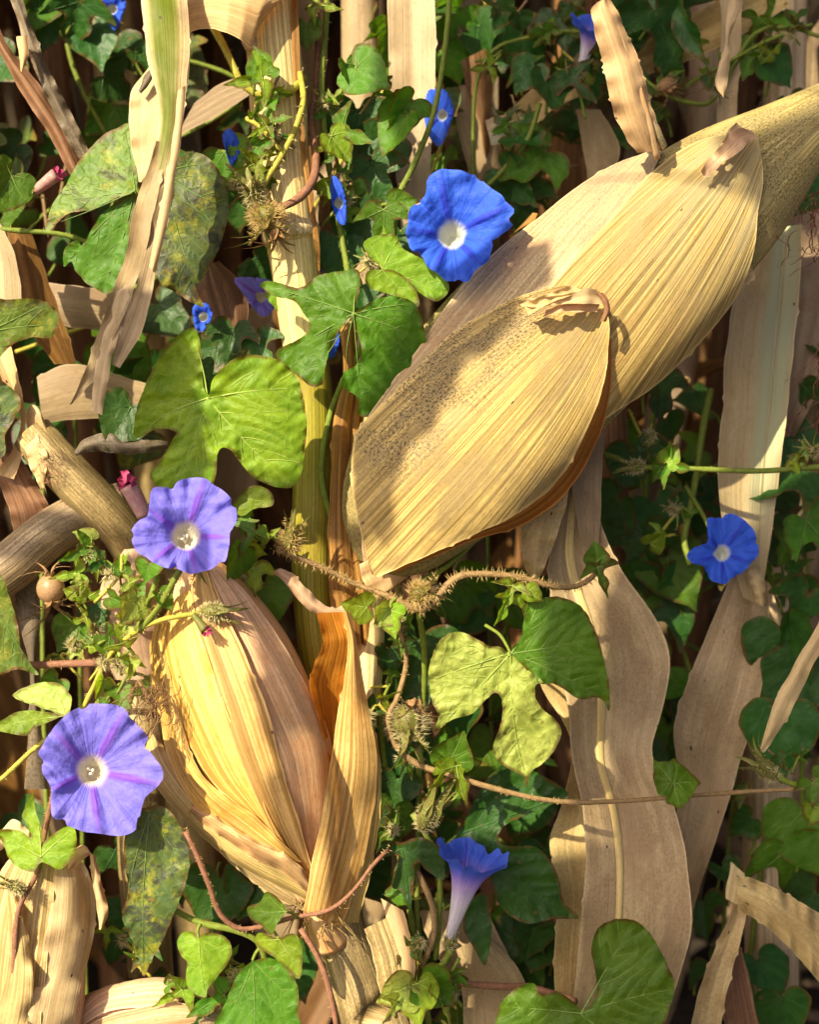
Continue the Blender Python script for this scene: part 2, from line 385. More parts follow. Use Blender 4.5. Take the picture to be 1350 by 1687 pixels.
# green
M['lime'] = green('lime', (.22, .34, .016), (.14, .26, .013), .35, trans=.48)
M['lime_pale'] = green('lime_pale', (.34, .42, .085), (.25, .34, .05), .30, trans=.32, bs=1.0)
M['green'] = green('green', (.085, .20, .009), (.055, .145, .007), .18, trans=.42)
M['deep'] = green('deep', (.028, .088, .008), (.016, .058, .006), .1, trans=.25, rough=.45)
M['sick'] = green('sick', (.085, .15, .018), (.15, .20, .02), .25, sick=(.05, .05, .02), sicklo=.535, sick2=(.28, .27, .03), rimw=.9, trans=.28)
M['sick_dark'] = green('sick_dark', (.05, .085, .025), (.14, .15, .015), .2, sick=(.03, .032, .03), sicklo=.50, sick2=(.25, .24, .02), rimw=.8, trans=.22)
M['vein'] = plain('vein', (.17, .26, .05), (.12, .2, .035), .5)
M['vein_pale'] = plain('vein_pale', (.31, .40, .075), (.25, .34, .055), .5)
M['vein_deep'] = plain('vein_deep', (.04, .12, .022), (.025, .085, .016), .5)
M['stem_green'] = plain('stem_green', (.17, .22, .03), (.12, .15, .02), .62, spec=.2, bs=.9)
M['stem_yellow'] = plain('stem_yellow', (.42, .38, .06), (.33, .28, .04), .62, spec=.2, bs=.9)
M['stem_brown'] = plain('stem_brown', (.28, .18, .08), (.19, .12, .05), .62, spec=.2, bs=.9)
M['stem_red'] = plain('stem_red', (.26, .12, .07), (.17, .08, .045), .62, spec=.2, bs=.9)
M['hair'] = plain('hair', (.55, .40, .16), (.45, .30, .1), .5, trans=.4)
M['hair_pale'] = plain('hair_pale', (.6, .52, .28), (.5, .42, .2), .5, trans=.4)
M['sepal'] = plain('sepal', (.16, .20, .03), (.22, .17, .05), .5, trans=.3)
M['sepal_dry'] = plain('sepal_dry', (.34, .20, .09), (.22, .12, .05), .6, trans=.2)
M['pod'] = plain('pod', (.36, .22, .11), (.28, .16, .08), .35)
M['spent'] = plain('spent', (.55, .36, .27), (.5, .22, .24), .5, trans=.3)
M['spent_tip'] = plain('spent_tip', (.42, .05, .14), (.3, .03, .1), .5, trans=.2)
M['stamen'] = plain('stamen', (.8, .75, .62), None, .5)
# flowers
M['blue'] = petal('blue', (.045, .135, .80), (.03, .085, .68), (.035, .035, .56), (.80, .82, .72), (.38, .46, .84), .15, .25)
M['violet'] = petal('violet', (.225, .20, .82), (.17, .15, .76), (.23, .05, .58), (.84, .78, .62), (.52, .42, .82), .14, .25)
M['bell'] = petal('bell', (.07, .15, .78), (.05, .10, .7), (.12, .03, .5), (.80, .74, .80), (.45, .28, .72), .62, .92)
M['soil'] = plain('soil', (.045, .033, .024), (.025, .018, .012), .9, 30, bs=1)
M['litter'] = dry('litter', (.26, .18, .11), (.17, .11, .06), (.12, .08, .05), 8, 30, .4, .45, trans=.1)
# ---------------------------------------------------------------- plant builders
def inside(px, py, poly):
    x, y = poly[:, 0], poly[:, 1]; x2, y2 = np.roll(x, -1), np.roll(y, -1)
    px = np.asarray(px)[:, None]; py = np.asarray(py)[:, None]
    dy = np.where(y2 == y, 1e-12, y2 - y)
    m = ((y > py) != (y2 > py)) & (px < (x2 - x) * (py - y) / dy + x)
    return m.sum(1) % 2 == 1

def segdist(px, py, segs):
    if not len(segs): return np.full(len(px), 1e9)
    q = np.array(segs, float); d = np.full(len(px), 1e9)
    ch = max(1, 400000 // max(1, len(q)))
    ax, ay = q[:, 0, 0], q[:, 0, 1]; ux, uy = q[:, 1, 0] - ax, q[:, 1, 1] - ay; l2 = ux * ux + uy * uy + 1e-9
    for i in range(0, len(px), ch):
        X = np.asarray(px[i:i + ch])[:, None] - ax; Y = np.asarray(py[i:i + ch])[:, None] - ay
        t = np.minimum(np.maximum((X * ux + Y * uy) / l2, 0), 1)
        d[i:i + ch] = np.sqrt(((X - t * ux) ** 2 + (Y - t * uy) ** 2).min(1))
    return d

def leaf(parent, mat, outline, c, tips, w=0, tilt=(0, 0), cup=0., fold=0., wave=1.0, quilt=1.0, vm=None, sp=6., xf=None, label=None, jag=1.0, name='leaf', seed=None, vr=1.0, side=True):
    seed = R.randint(0, 10 ** 6) if seed is None else seed
    rr = random.Random(seed)
    o = np.asarray(outline, float); c = np.asarray(c, float)
    per = np.linalg.norm(np.diff(np.vstack([o, o[:1]]), axis=0), axis=1).sum()
    n = max(24, int(per / (sp * .75)))
    E = crs(o, n, True)
    k = np.arange(n)
    cen = E.mean(0); dirs = E - cen; dirs /= np.maximum(np.linalg.norm(dirs, axis=1, keepdims=True), 1e-6)
    E = E + dirs * (jag * (sn(k * .9, k * 0, seed) * .9 + sn(k * .25, k * 0, seed + 5) * 1.2))[:, None]
    size = math.sqrt(max(1, np.ptp(E[:, 0]) * np.ptp(E[:, 1])))
    gx = np.arange(E[:, 0].min(), E[:, 0].max(), sp); gy = np.arange(E[:, 1].min(), E[:, 1].max(), sp * .87)
    G = np.array([(x + (j % 2) * sp / 2 + rr.uniform(-.15, .15) * sp, y + rr.uniform(-.15, .15) * sp) for j, y in enumerate(gy) for x in gx]).reshape(-1, 2)
    es = list(zip(E, np.roll(E, -1, 0)))
    ins = inside(G[:, 0], G[:, 1], E); G = G[ins]
    if len(G): G = G[segdist(G[:, 0], G[:, 1], es) > sp * .55]
    # veins
    veins = []
    for tp in tips:
        tp = np.asarray(tp, float); L = np.linalg.norm(tp - c)
        if L < 4: continue
        d = (tp - c) / L; pr = np.array([-d[1], d[0]]); bow = rr.uniform(-.05, .05) * L
        pl = [c + d * L * q + pr * bow * math.sin(q * 3.14) for q in np.linspace(0, .96, 9)]
        veins.append((pl, 1.7, .5))
        oth = [(v[0][j], v[0][j + 1]) for v in veins[:-1] if v[1] > 1.5 for j in range(len(v[0]) - 1)]
        if side:
            for q in np.arange(.16, .85, max(.13, 27. / L)):
                for sg in (-1, 1):
                    an = math.radians(rr.uniform(42, 56)) * sg
                    dd = np.array([d[0] * math.cos(an) - d[1] * math.sin(an), d[0] * math.sin(an) + d[1] * math.cos(an)])
                    b0 = c + d * L * q + pr * bow * math.sin(q * 3.14); pts = [b0]; step = max(4, L * .045)
                    for i in range(14):
                        a2 = -sg * .05
                        dd = np.array([dd[0] * math.cos(a2) - dd[1] * math.sin(a2), dd[0] * math.sin(a2) + dd[1] * math.cos(a2)])
                        pn = pts[-1] + dd * step
                        if not inside(pn[:1], pn[1:], E)[0]: break
                        if oth and segdist(pn[:1], pn[1:], oth)[0] < 6: break
                        pts.append(pn)
                    if len(pts) > 2: veins.append((pts, .75, .3))
    vs_ = [(v[0][j], v[0][j + 1]) for v in veins for j in range(len(v[0]) - 1)]
    fsc = size / 200.
    dz = c - np.asarray(tips[0], float) if len(tips) else np.array([0, 1.]); dz = dz / max(1e-6, np.linalg.norm(dz))
    def h(x, y):
        dx, dy = x - c[0], y - c[1]
        z = w + tilt[0] * dx + tilt[1] * dy + cup * (dx * dx + dy * dy) / max(size, 1)
        z = z + fold * np.abs(dx * -dz[1] + dy * dz[0])
        z = z + wave * 6 * fsc * sn(dx / size * 3.0, dy / size * 3.0, seed + 3)
        if quilt and vs_:
            dv = segdist(x, y, vs_); z = z + quilt * 4.2 * min(1.2, fsc + .25) * (1 - np.exp(-(dv / (9 * min(1, fsc + .4))) ** 2))
        return z
    pts = [Vector(p) for p in np.vstack([E, G]).tolist()] if len(G) else [Vector(p) for p in E.tolist()]
    cv, _, cf, *_ = delaunay_2d_cdt(pts, [], [list(range(n))], 1, 1e-4)
    xy = np.array([(v.x, v.y) for v in cv])
    ed = segdist(xy[:, 0], xy[:, 1], es)
    z = h(xy[:, 0], xy[:, 1]) + wave * 5 * fsc * np.exp(-ed / (14 * fsc + 2)) * sn(xy[:, 0] / (13 * fsc + 3), xy[:, 1] / (13 * fsc + 3), seed + 9)
    pv = segdist(xy[:, 0], xy[:, 1], vs_) if vs_ else ed * 0 + 99
    A = np.c_[xy, z]
    if xf: A = xf(A)
    ob = mk(name, W(A), [tuple(f) for f in cf], mat, parent, (xy - c) / 100, attrs={'edge': ed, 'vein': np.exp(-(pv / 4.0) ** 2)}, label=label)
    # veins: thin raised cords
    VV, FF = [], []
    for pl, r0, r1 in veins:
        p = np.array(pl); zz = h(p[:, 0], p[:, 1]) + .35
        B = np.c_[p, zz]; B = xf(B) if xf else B
        rad = np.linspace(r0, r1, len(B)) * vr * min(1.15, .45 + .6 * fsc)
        T = np.gradient(B, axis=0); T /= np.maximum(np.linalg.norm(T, axis=1, keepdims=True), 1e-6)
        U = np.cross(T, (0, 0, 1.)); U /= np.maximum(np.linalg.norm(U, axis=1, keepdims=True), 1e-6); Bn = np.cross(U, T)
        b = len(VV)
        for i in range(len(B)):
            for a in (0, 2.09, 4.19):
                VV.append(B[i] + rad[i] * (math.cos(a + 1.57) * Bn[i] * .8 + math.sin(a + 1.57) * U[i]))
        FF += [tuple(b + q for q in f) for f in gridf(len(B), 3, True)]
    if VV: mk('veins', W(VV), FF, vm or M['vein'], ob, uv=np.array(VV)[:, :2] / 100)
    return ob

T3 = [(0, .03), (.10, -.22), (.30, -.36), (.55, -.33), (.78, -.12), (.93, .12), (1.06, .42), (.80, .34), (.55, .30), (.37, .38), (.35, .55), (.42, .75), (.33, 1.0), (.14, 1.2), (0, 1.45)]
T3 = T3 + [(-x, y) for x, y in T3[-2:0:-1]]
T3n = [(0, .03), (.07, -.2), (.22, -.34), (.42, -.38), (.68, -.22), (.95, .0), (1.2, .22), (.85, .2), (.5, .17), (.24, .22), (.18, .45), (.27, .7), (.25, .95), (.1, 1.25), (0, 1.6)]
T3n = T3n + [(-x, y) for x, y in T3n[-2:0:-1]]
TH = [(0, .03), (.12, -.2), (.35, -.33), (.62, -.28), (.82, .0), (.82, .3), (.62, .7), (.35, 1.0), (.1, 1.25), (0, 1.42)]
TH = TH + [(-x, y) for x, y in TH[-2:0:-1]]
TPL = {'3': (T3, [(0, 1.4), (1, .38), (-1, .38), (.45, -.25), (-.45, -.25)]),
       'n': (T3n, [(0, 1.55), (1.12, .2), (-1.12, .2)]),
       'h': (TH, [(0, 1.38), (.7, .35), (-.7, .35), (.45, -.2), (-.45, -.2)])}

def rotm(ax, ay, az):
    ax, ay, az = map(math.radians, (ax, ay, az))
    Rx = np.array([[1, 0, 0], [0, math.cos(ax), -math.sin(ax)], [0, math.sin(ax), math.cos(ax)]])
    Ry = np.array([[math.cos(ay), 0, math.sin(ay)], [0, 1, 0], [-math.sin(ay), 0, math.cos(ay)]])
    Rz = np.array([[math.cos(az), -math.sin(az), 0], [math.sin(az), math.cos(az), 0], [0, 0, 1]])
    return Rz @ Ry @ Rx

def tleaf(parent, x, y, w, size, rz=0, tx=0, ty=0, kind='3', mat='green', fold=None, cup=None, vm=None, label=None, stem=None, sm='stem_green', sp=None):
    """a leaf of the vine's own kind, turned rz in the picture's plane and tipped by tx, ty"""
    out, tips = TPL[kind]
    j = lambda p: (p[0] * size * R.uniform(.93, 1.07), p[1] * size * R.uniform(.95, 1.05))
    Q = rotm(tx, ty, rz); pos = np.array([x, y, w], float)
    fold = R.uniform(.1, .4) if fold is None else fold
    out = [j(p) for p in out]
    for _ in range(R.choice((0, 0, 1, 2))):
        q = R.randrange(2, len(out) - 1); f_ = R.uniform(.72, .9); out[q] = (out[q][0] * f_, out[q][1] * f_)
    cup = R.uniform(-.15, .05) if cup is None else cup
    vm = vm or {'deep': 'vein_deep', 'lime': 'vein_pale', 'lime_pale': 'vein_pale'}.get(mat, 'vein')
    o = leaf(parent, M[mat], out, (0, 0), [(a * size, b * size) for a, b in tips], fold=fold, cup=cup,
             vm=M[vm], xf=lambda A: A @ Q.T + pos, sp=sp or max(4.5, size / 9), label=label, jag=.5, side=size > 26)
    if stem is not None:
        petiole(parent, (x, y, w - 1), stem, sm)
    return o

def petiole(parent, a, b, sm='stem_green', r=3.0):
    a, b = np.array(a, float), np.array(b, float); m = (a + b) / 2; L = np.linalg.norm(b - a)
    m = m + np.array([R.uniform(-.15, .15) * L, -.08 * L, -.08 * L])
    tube('petiole', parent, M[sm], W(np.array([a, m, b])), [r * .8 * S, r * S], 6, n=10)

def vpath(parent, pts, r=4.5, mat='stem_green', hairs=0, hl=8, hm='hair', n=None, name='stem', label=None, ground=None):
    P = W(pts)
    if ground is not None: P = np.vstack([P, (P[-1] + ground) / 2 + np.array([.01, .02, 0]), ground])
    L = np.linalg.norm(np.diff(P, axis=0), axis=1).sum() / S
    return tube(name, parent, M[mat], P, np.array(r) * S, 8, n=n or max(12, int(L / 14)), hairs=hairs, hairlen=hl, hairmat=M[hm], label=label)

def flower(parent, mat, c, outline, w, tilt=(0, 0), rt=26, depth=26, tube_dir=(10, 25, -60), tube_r=9, label=None, nth=110, ruff=3.0, folds=4.0, phase=0.0, seed=None, stam=True):
    seed = R.randint(0, 10 ** 6) if seed is None else seed
    E = crs(outline, 240, True); c = np.asarray(c, float)
    an = np.arctan2(E[:, 1] - c[1], E[:, 0] - c[0]); rad = np.hypot(E[:, 0] - c[0], E[:, 1] - c[1])
    o = np.argsort(an); an, rad = an[o], rad[o]
    th = np.linspace(-math.pi, math.pi, nth, endpoint=False)
    Rm = np.interp(th, an, rad, period=2 * math.pi)
    gg = np.random.RandomState(seed % 2 ** 31); nk = gg.randn(nth); nk = np.convolve(np.r_[nk[-2:], nk, nk[:2]], [.1, .25, .3, .25, .1], 'valid')
    Rm = Rm * (1 + .022 * nk - .05 * (np.cos(5 * (th - phase)) < -.96))
    rows = []; nrm = []
    td = np.array(tube_dir, float) * .25
    rows.append(np.c_[c[0] + np.cos(th) * .4 + td[0] * 1.03, c[1] + np.sin(th) * .4 + td[1] * 1.03, np.full(nth, w - depth) + td[2] * 1.03]); nrm.append(0.)
    tube_r = max(tube_r, rt * .6)
    for q in np.linspace(1, 0, 9)[:-1]:                       # the tube, from its foot up to the throat
        r = tube_r + (rt - tube_r) * (1 - q) ** 1.5
        rows.append(np.c_[c[0] + np.cos(th) * r + td[0] * q, c[1] + np.sin(th) * r + td[1] * q, np.full(nth, w - depth) + td[2] * q + tilt[0] * np.cos(th) * r + tilt[1] * np.sin(th) * r])
        nrm.append(.12 * (1 - q))
    for q in np.linspace(0, 1, 22):
        r = rt + (Rm - rt) * q
        z = w + depth * (q ** .55 - 1) + tilt[0] * np.cos(th) * r + tilt[1] * np.sin(th) * r
        k5 = np.cos(5 * (th - phase))
        z = z + folds * q * (1.15 - q) * 2.2 * np.maximum(k5, -.3) ** 3           # raised mid-petal bands
        z = z - folds * .9 * q * q * np.exp(-((1 - np.abs(np.cos(2.5 * (th - phase)))) ) * 0 - ((1 + k5) / .12))   # creases between
        z = z + ruff * q ** 3 * (sn(th * 5, th * 0, seed) + .8 * sn(th * 9, th * 0, seed + 1)) + ruff * .8 * q * sn(np.cos(th) * r / 16, np.sin(th) * r / 16, seed + 2)
        z = z - 4 * q ** 6
        rows.append(np.c_[c[0] + np.cos(th) * r, c[1] + np.sin(th) * r, z]); nrm.append(.12 + .88 * q)
    A = np.array(rows); k = len(rows)
    uv = (A[..., :2] - c).reshape(-1, 2) / 100
    uv2 = np.c_[np.tile((th - phase) / (2 * math.pi), k), np.repeat(nrm, nth)]
    # close the ring with a seam so that the angle does not wrap
    A = np.concatenate([A, A[:, :1]], 1); m = nth + 1
    uv = np.concatenate([uv.reshape(k, nth, 2), uv.reshape(k, nth, 2)[:, :1]], 1).reshape(-1, 2)
    u2 = uv2.reshape(k, nth, 2); last = u2[:, :1].copy(); last[..., 0] += 1; u2 = np.concatenate([u2, last], 1).reshape(-1, 2)
    ob = mk('flower', W(A.reshape(-1, 3)), gridf(k, m), M[mat], parent, uv, u2, label=label)
    fd = np.array(tube_dir, float); p0 = np.array([c[0], c[1], w - depth]); base = p0 + fd
    tube('flower_tube', ob, M['spent'] if mat == 'violet' else M['stamen'], W([p0 + td * 1.25, p0 + fd * .6, base]), np.array([rt * .55, rt * .42, rt * .3]) * S, 10, n=8)
    if stam:
        for i in range(3):
            p0 = p0 * 0 + np.array([c[0], c[1], w - depth]) + td; p1 = np.array([c[0] + R.uniform(-7, 4), c[1] + R.uniform(-6, 6), w - depth - 2 + R.uniform(-4, 4)])
            tube('stamen', ob, M['stamen'], W(np.array([p0, (p0 + p1) / 2, p1])), [1.2 * S, 1.2 * S, 2.6 * S], 6, n=8)
    return ob, base

def calyx(parent, pos, ax, size=40, mat='sepal', nsep=5, hairs=60, hm='hair', spread=.45, curl=.5, fat=.30, name='calyx', belly=True, label=None, hl=1.0):
    """hairy base with long narrow sepals that spread and curl"""
    pos = np.array(pos, float); ax = np.array(ax, float); ax /= np.linalg.norm(ax)
    u = np.cross(ax, (0, 0, 1.)); u = np.cross(ax, (0, 1., 0)) if np.linalg.norm(u) < .1 else u
    u /= np.linalg.norm(u); v = np.cross(ax, u)
    VV, FF = [], []
    hv, hf = [], []
    for i in range(nsep):
        a = 2 * math.pi * i / nsep + R.uniform(-.2, .2); rd = math.cos(a) * u + math.sin(a) * v
        L = size * R.uniform(.85, 1.15); b = len(VV); nn = 9; sd = np.cross(ax, rd)
        cr = curl * R.uniform(.5, 1.4)
        for q in np.linspace(0, 1, nn):
            ctr = pos + ax * L * (q - cr * .35 * q ** 3) + rd * (size * .12 + size * spread * q ** 2 * (1 + cr * q))
            wd = size * .095 * (1.0 - q) ** .7 * (1 + .8 * math.exp(-((q - .12) / .15) ** 2)) + .35
            for e in (-1, 0, 1): VV.append(ctr + sd * wd * e - rd * (abs(e) * -wd * .5))
            if q < .7:
                for _ in range(max(1, hairs // (nsep * 6))):
                    hair(hv, hf, W([ctr])[0], W([ctr + rd * 5 + ax * R.uniform(-4, 4) + sd * R.uniform(-5, 5)])[0] - W([ctr])[0], R.uniform(3, 8) * S * hl)
        FF += [tuple(b + q for q in f) for f in gridf(nn, 3)]
    if belly:                                           # swollen base
        b = len(VV); nn, ns = 9, 12
        for q in np.linspace(0, 1, nn):
            r = size * fat * .8 * (math.sin(min(1, q * 1.0 + .02) * math.pi) ** .6 + .12)
            for j in range(ns):
                a = 2 * math.pi * j / ns; d = math.cos(a) * u + math.sin(a) * v
                p = pos + ax * size * (q * .62 - .3) + d * r * .8; VV.append(p)
                for _ in range(1 + int(hairs / 90)):
                    hair(hv, hf, W([p])[0], W([p + d * 6 + ax * R.uniform(-4, 4) + np.cross(d, ax) * R.uniform(-4, 4)])[0] - W([p])[0], R.uniform(6, 13) * S * hl)
        FF += [tuple(b + q for q in f) for f in gridf(nn, ns, True)]
    VV = np.array(VV)
    o = mk(name, W(VV), FF, M[mat], parent, uv=VV[:, :2] / 100, label=label)
    if hv: mk('hairs', hv, hf, M[hm], o if parent.parent is None else parent, kind='stuff')
    return o

def ear_depth(axis, k=.8):
    A = crs(axis, 70)
    def f(X, Y):
        s = X.shape; x, y = X.ravel(), Y.ravel(); best = np.full(len(x), -1e9)
        for ax, ay, aw, r in A:
            q = r * r - (x - ax) ** 2 - (y - ay) ** 2
            best = np.maximum(best, aw + k * np.where(q > 0, 1, .3) * q / np.sqrt(np.abs(q) + (.35 * r) ** 2))
        return best.reshape(s)
    return f

def ear_core(parent, axis, mat, k=.8, label=None, ns=40, shrink=.94):
    A = crs(axis, 60); T = np.gradient(A[:, :2], axis=0); T /= np.linalg.norm(T, axis=1, keepdims=True)
    N = np.c_[-T[:, 1], T[:, 0]]
    a = np.linspace(0, 2 * math.pi, ns, endpoint=False)
    r = A[:, 3] * shrink
    fl = 1 + .012 * np.sin(a * 9)[None] + 0 * r[:, None]
    P = np.stack([A[:, 0:1] + N[:, 0:1] * np.cos(a) * r[:, None] * fl, A[:, 1:2] + N[:, 1:2] * np.cos(a) * r[:, None] * fl, A[:, 2:3] + k * np.sin(a) * r[:, None] * fl], -1)
    al = np.r_[0, np.cumsum(np.linalg.norm(np.diff(A[:, :2], axis=0), axis=1))] / 100
    uv = np.c_[np.repeat(al, ns), np.tile(np.abs(a - math.pi) * r.mean() / 100, 60)]
    uv2 = np.c_[np.repeat(np.linspace(0, 1, 60), ns), np.tile(np.abs(a / math.pi - 1), 60)]
    f = gridf(60, ns, True) + [tuple(range(ns))[::-1], tuple(59 * ns + i for i in range(ns))]
    return mk('ear', W(P.reshape(-1, 3)), f, mat, parent, uv, uv2, label=label)

def blade(parent, mat, spine, width, side0, twist=0, n=30, m=7, vee=.18, rip=.006, rib=True, name='leaf', seed=None):
    """a long drooping corn blade in world space"""
    seed = R.randint(0, 10 ** 6) if seed is None else seed
    P = crs(np.array(spine), n); T = np.gradient(P, axis=0); T /= np.linalg.norm(T, axis=1, keepdims=True)
    s = np.linspace(0, 1, n); wd = width * np.clip(np.minimum(1, .55 + s * 3) * (1 - s ** 2.6) ** .8, .03, 1)
    sd = np.array(side0, float); t = np.linspace(-1, 1, m); V = []
    for i in range(n):
        u = sd - T[i] * (sd @ T[i]); u /= max(1e-6, np.linalg.norm(u)); b = np.cross(T[i], u)
        a = twist * s[i]; uu = math.cos(a) * u + math.sin(a) * b; bb = -math.sin(a) * u + math.cos(a) * b
        e = rip * np.sin(s[i] * 20 + seed % 7 + (t > 0) * 2) * np.abs(t) ** 2
        V.append(P[i] + uu * t[:, None] * wd[i] / 2 + bb * (vee * wd[i] * np.abs(t) + e)[:, None])
    V = np.array(V)
    al = np.r_[0, np.cumsum(np.linalg.norm(np.diff(P, axis=0), axis=1))] / S / 100
    uv = np.c_[np.repeat(al, m), np.tile(t * width / S / 200, n)]
    uv2 = np.c_[np.repeat(s, m), np.tile(t / 2 + .5, n)]
    if parent == 'raw': return V.reshape(-1, 3), gridf(n, m), uv, uv2
    o = mk(name, V.reshape(-1, 3), gridf(n, m), mat, parent, uv, uv2)
    if rib: tube('midrib', o, M['rib'], P + np.cross(T, np.tile(sd, (n, 1))) * 0, np.linspace(.0035, .001, n), 5, flat=.6)
    return o
# traced shadow outlines; unseen leaves added toward the sun are shaped from them
SHADE = [
    ([(560, -600), (580, 60), (610, 180), (640, 240)], [(900, -600), (880, 60), (850, 160), (790, 210)], .80, 'r'),
    ([(840, -600), (850, 60), (850, 200)], [(1170, -600), (1120, 20), (1040, 150)], .84, 'r'),
    ([(1060, -600), (1080, 20), (1090, 110)], [(1500, -600), (1500, 0), (1400, 70)], .88, 'r'),
    ([(1500, 420), (1290, 520), (1130, 660), (1000, 800), (930, 940)], [(1600, 700), (1500, 800), (1350, 900), (1200, 1000), (1030, 1080)], .82, 'r'),
    ([(1500, 780), (1300, 900), (1120, 1000), (1000, 1060), (940, 1160)], [(1600, 1100), (1450, 1250), (1300, 1330), (1100, 1420), (980, 1440)], .86, 'r'),
    ([(1600, 1150), (1350, 1280), (1150, 1340), (900, 1320), (700, 1330), (650, 1360)], [(1600, 1500), (1400, 1580), (1150, 1600), (900, 1620), (720, 1640), (640, 1640)], .84, 'r'),
    ([(1600, 1480), (1350, 1540), (1100, 1570), (900, 1600)], [(1600, 1800), (1350, 1850), (1100, 1850), (880, 1850)], .80, 'r'),
    ([(930, 430), (800, 480), (660, 590), (590, 740), (600, 860)], [(950, 520), (850, 640), (770, 730), (700, 840), (650, 920)], .60, 'l'),
    ([(392, 930), (452, 1040), (500, 1180), (516, 1310), (505, 1410)], [(450, 960), (520, 1110), (556, 1230), (548, 1380), (520, 1460)], .50, 'l'),
    ([(1000, 780), (930, 860), (905, 1000), (915, 1120), (930, 1330)], [(1200, 800), (1120, 900), (1060, 1000), (1050, 1150), (1060, 1350)], .83, 'r'),
    ([(1130, 640), (1120, 800), (1090, 960), (1060, 1150)], [(1400, 560), (1400, 760), (1300, 960), (1240, 1150)], .87, 'r'),
    ([(255, 570), (262, 690), (276, 800), (290, 880)], [(386, 585), (392, 690), (404, 780), (400, 870)], .48, 'l'),
    ([(1180, 240), (1240, 330), (1290, 430), (1340, 560)], [(1420, 120), (1480, 240), (1520, 400), (1540, 560)], .86, 'r'),
]
# ---------------------------------------------------------------- ground
def ground():
    n = 90
    g = np.concatenate([np.linspace(-120, -4, 14)[:-1], np.linspace(-4, 4, n), np.linspace(4, 120, 14)[1:]])
    k = len(g); X, Y = np.meshgrid(g, g); near = np.exp(-(X ** 2 + Y ** 2) / 20)
    Z = near * (.012 * sn(X * 9, Y * 9, 4) + .02 * sn(X * 3, Y * 3, 5)) - .02
    o = mk('ground', np.c_[X.ravel(), Y.ravel(), Z.ravel()], gridf(k, k), M['soil'], None, uv=np.c_[X.ravel(), Y.ravel()] * 3)
    o['kind'] = 'structure'
ground()
def litter():
    V, F, U, U2 = [], [], [], []
    for i in range(420):
        x, y = R.uniform(-1.1, 1.1), R.uniform(-.1, 2.2); a = R.uniform(0, 6.28); L = R.uniform(.06, .3)
        d = np.array([math.cos(a), math.sin(a), 0]); z = R.uniform(.0, .05)
        sp = [np.array([x, y, z]) + d * L * q + np.array([0, 0, R.uniform(-.01, .02)]) for q in (0, .35, .7, 1)]
        v, f, u, u2 = blade('raw', None, sp, R.uniform(.008, .035), (-d[1], d[0], R.uniform(-.4, .4)), R.uniform(-2, 2), 8, 3)
        b = sum(len(q) for q in V); V.append(v); F += [tuple(b + k for k in q) for q in f]; U.append(u); U2.append(u2)
    o = mk('leaf_litter', np.vstack(V), F, M['litter'], None, np.vstack(U), np.vstack(U2), kind='stuff')
    o['label'] = 'dry brown leaf litter strewn over the dark soil'; o['category'] = 'leaf litter'
litter()

# ---------------------------------------------------------------- front corn plant: stalk, two ears, dry leaves
ct = thing('corn_plant', 'front corn plant with pale upright stalk, one big closed ear and one opened golden ear', 'corn plant', ground_px(600, -40))
g0 = ground_px(600, -40)
tube('sheath', ct, M['stalk_pale'], W([(436, -90, -5), (452, 100, 0), (466, 270, 0), (480, 400, 0), (494, 520, -4), (503, 590, -8)]), np.array([46, 44, 47, 44, 38, 34]) * S, 22, n=40, label='pale fluted upper stalk in full sun')
sheet('sheath_edge', ct, M['leaf_rust'], [(478, -40), (482, 100), (490, 200), (504, 300), (518, 400), (528, 500)], [(492, -40), (494, 100), (500, 200), (512, 300), (526, 400), (530, 500)], w=[32, 32, 34, 34, 28, 20], n=40, m=4, nz=1.5)
tube('stalk', ct, M['stalk_green'], W([(503, 540, -14), (516, 660, -14), (517, 800, -12), (514, 930, -12), (520, 1040, -14), (540, 1180, -20), (556, 1400, -30)]), np.array([31, 33, 35, 33, 31, 32, 34]) * S, 22, n=50, label='yellow-green lower stalk beside the big ear')
P_ = np.vstack([W([(548, 1380, -34), (556, 1500, -34), (575, 1580, -30), (610, 1680, -20), (640, 1780, -20)]), g0])
tube('stalk', ct, M['stalk_grey'], P_, np.array([36, 50, 62, 62, 58, 55]) * S, 22, n=46, label='weathered grey-brown stalk base with black mould')
# node of the stalk just above the leaf
tube('node', ct, M['stalk_pale'], W([(477, 372, 0), (479, 384, 0), (482, 398, 0)]), np.array([46, 49.5, 45]) * S, 22, n=7)
# dried sheath strips right of the stalk
sheet('sheath', ct, M['leaf_rust'], [(562, 535), (565, 620), (548, 700), (545, 800), (540, 900), (545, 1000), (560, 1070)], [(588, 530), (586, 620), (578, 700), (572, 800), (578, 900), (590, 1000), (596, 1060)], w=[24, 22, 26, 30, 30, 26, 22], bulge=12, ripple=3, n=60)
sheet('sheath', ct, M['leaf_rust'], [(582, 600), (576, 700), (570, 800), (575, 900), (585, 1000), (598, 1100)], [(604, 650), (596, 720), (588, 800), (597, 900), (612, 1000), (618, 1120)], w=[10, 14, 18, 22, 14, 4], bulge=10, ripple=4, n=50)
sheet('sheath', ct, M['stalk_pale'], [(588, 990), (584, 1060), (590, 1140), (600, 1220)], [(632, 960), (634, 1050), (626, 1140), (615, 1220)], w=[-5, -5, -8, -12], bulge=24, n=36, label='pale stiff sheath below the big ear')
sheet('sheath', ct, M['leaf_peach'], [(592, 930), (600, 960), (620, 985), (640, 975)], [(640, 905), (668, 912), (690, 930), (650, 970)], w=[40, 34, 26, 18], bulge=8, ripple=3, n=20)
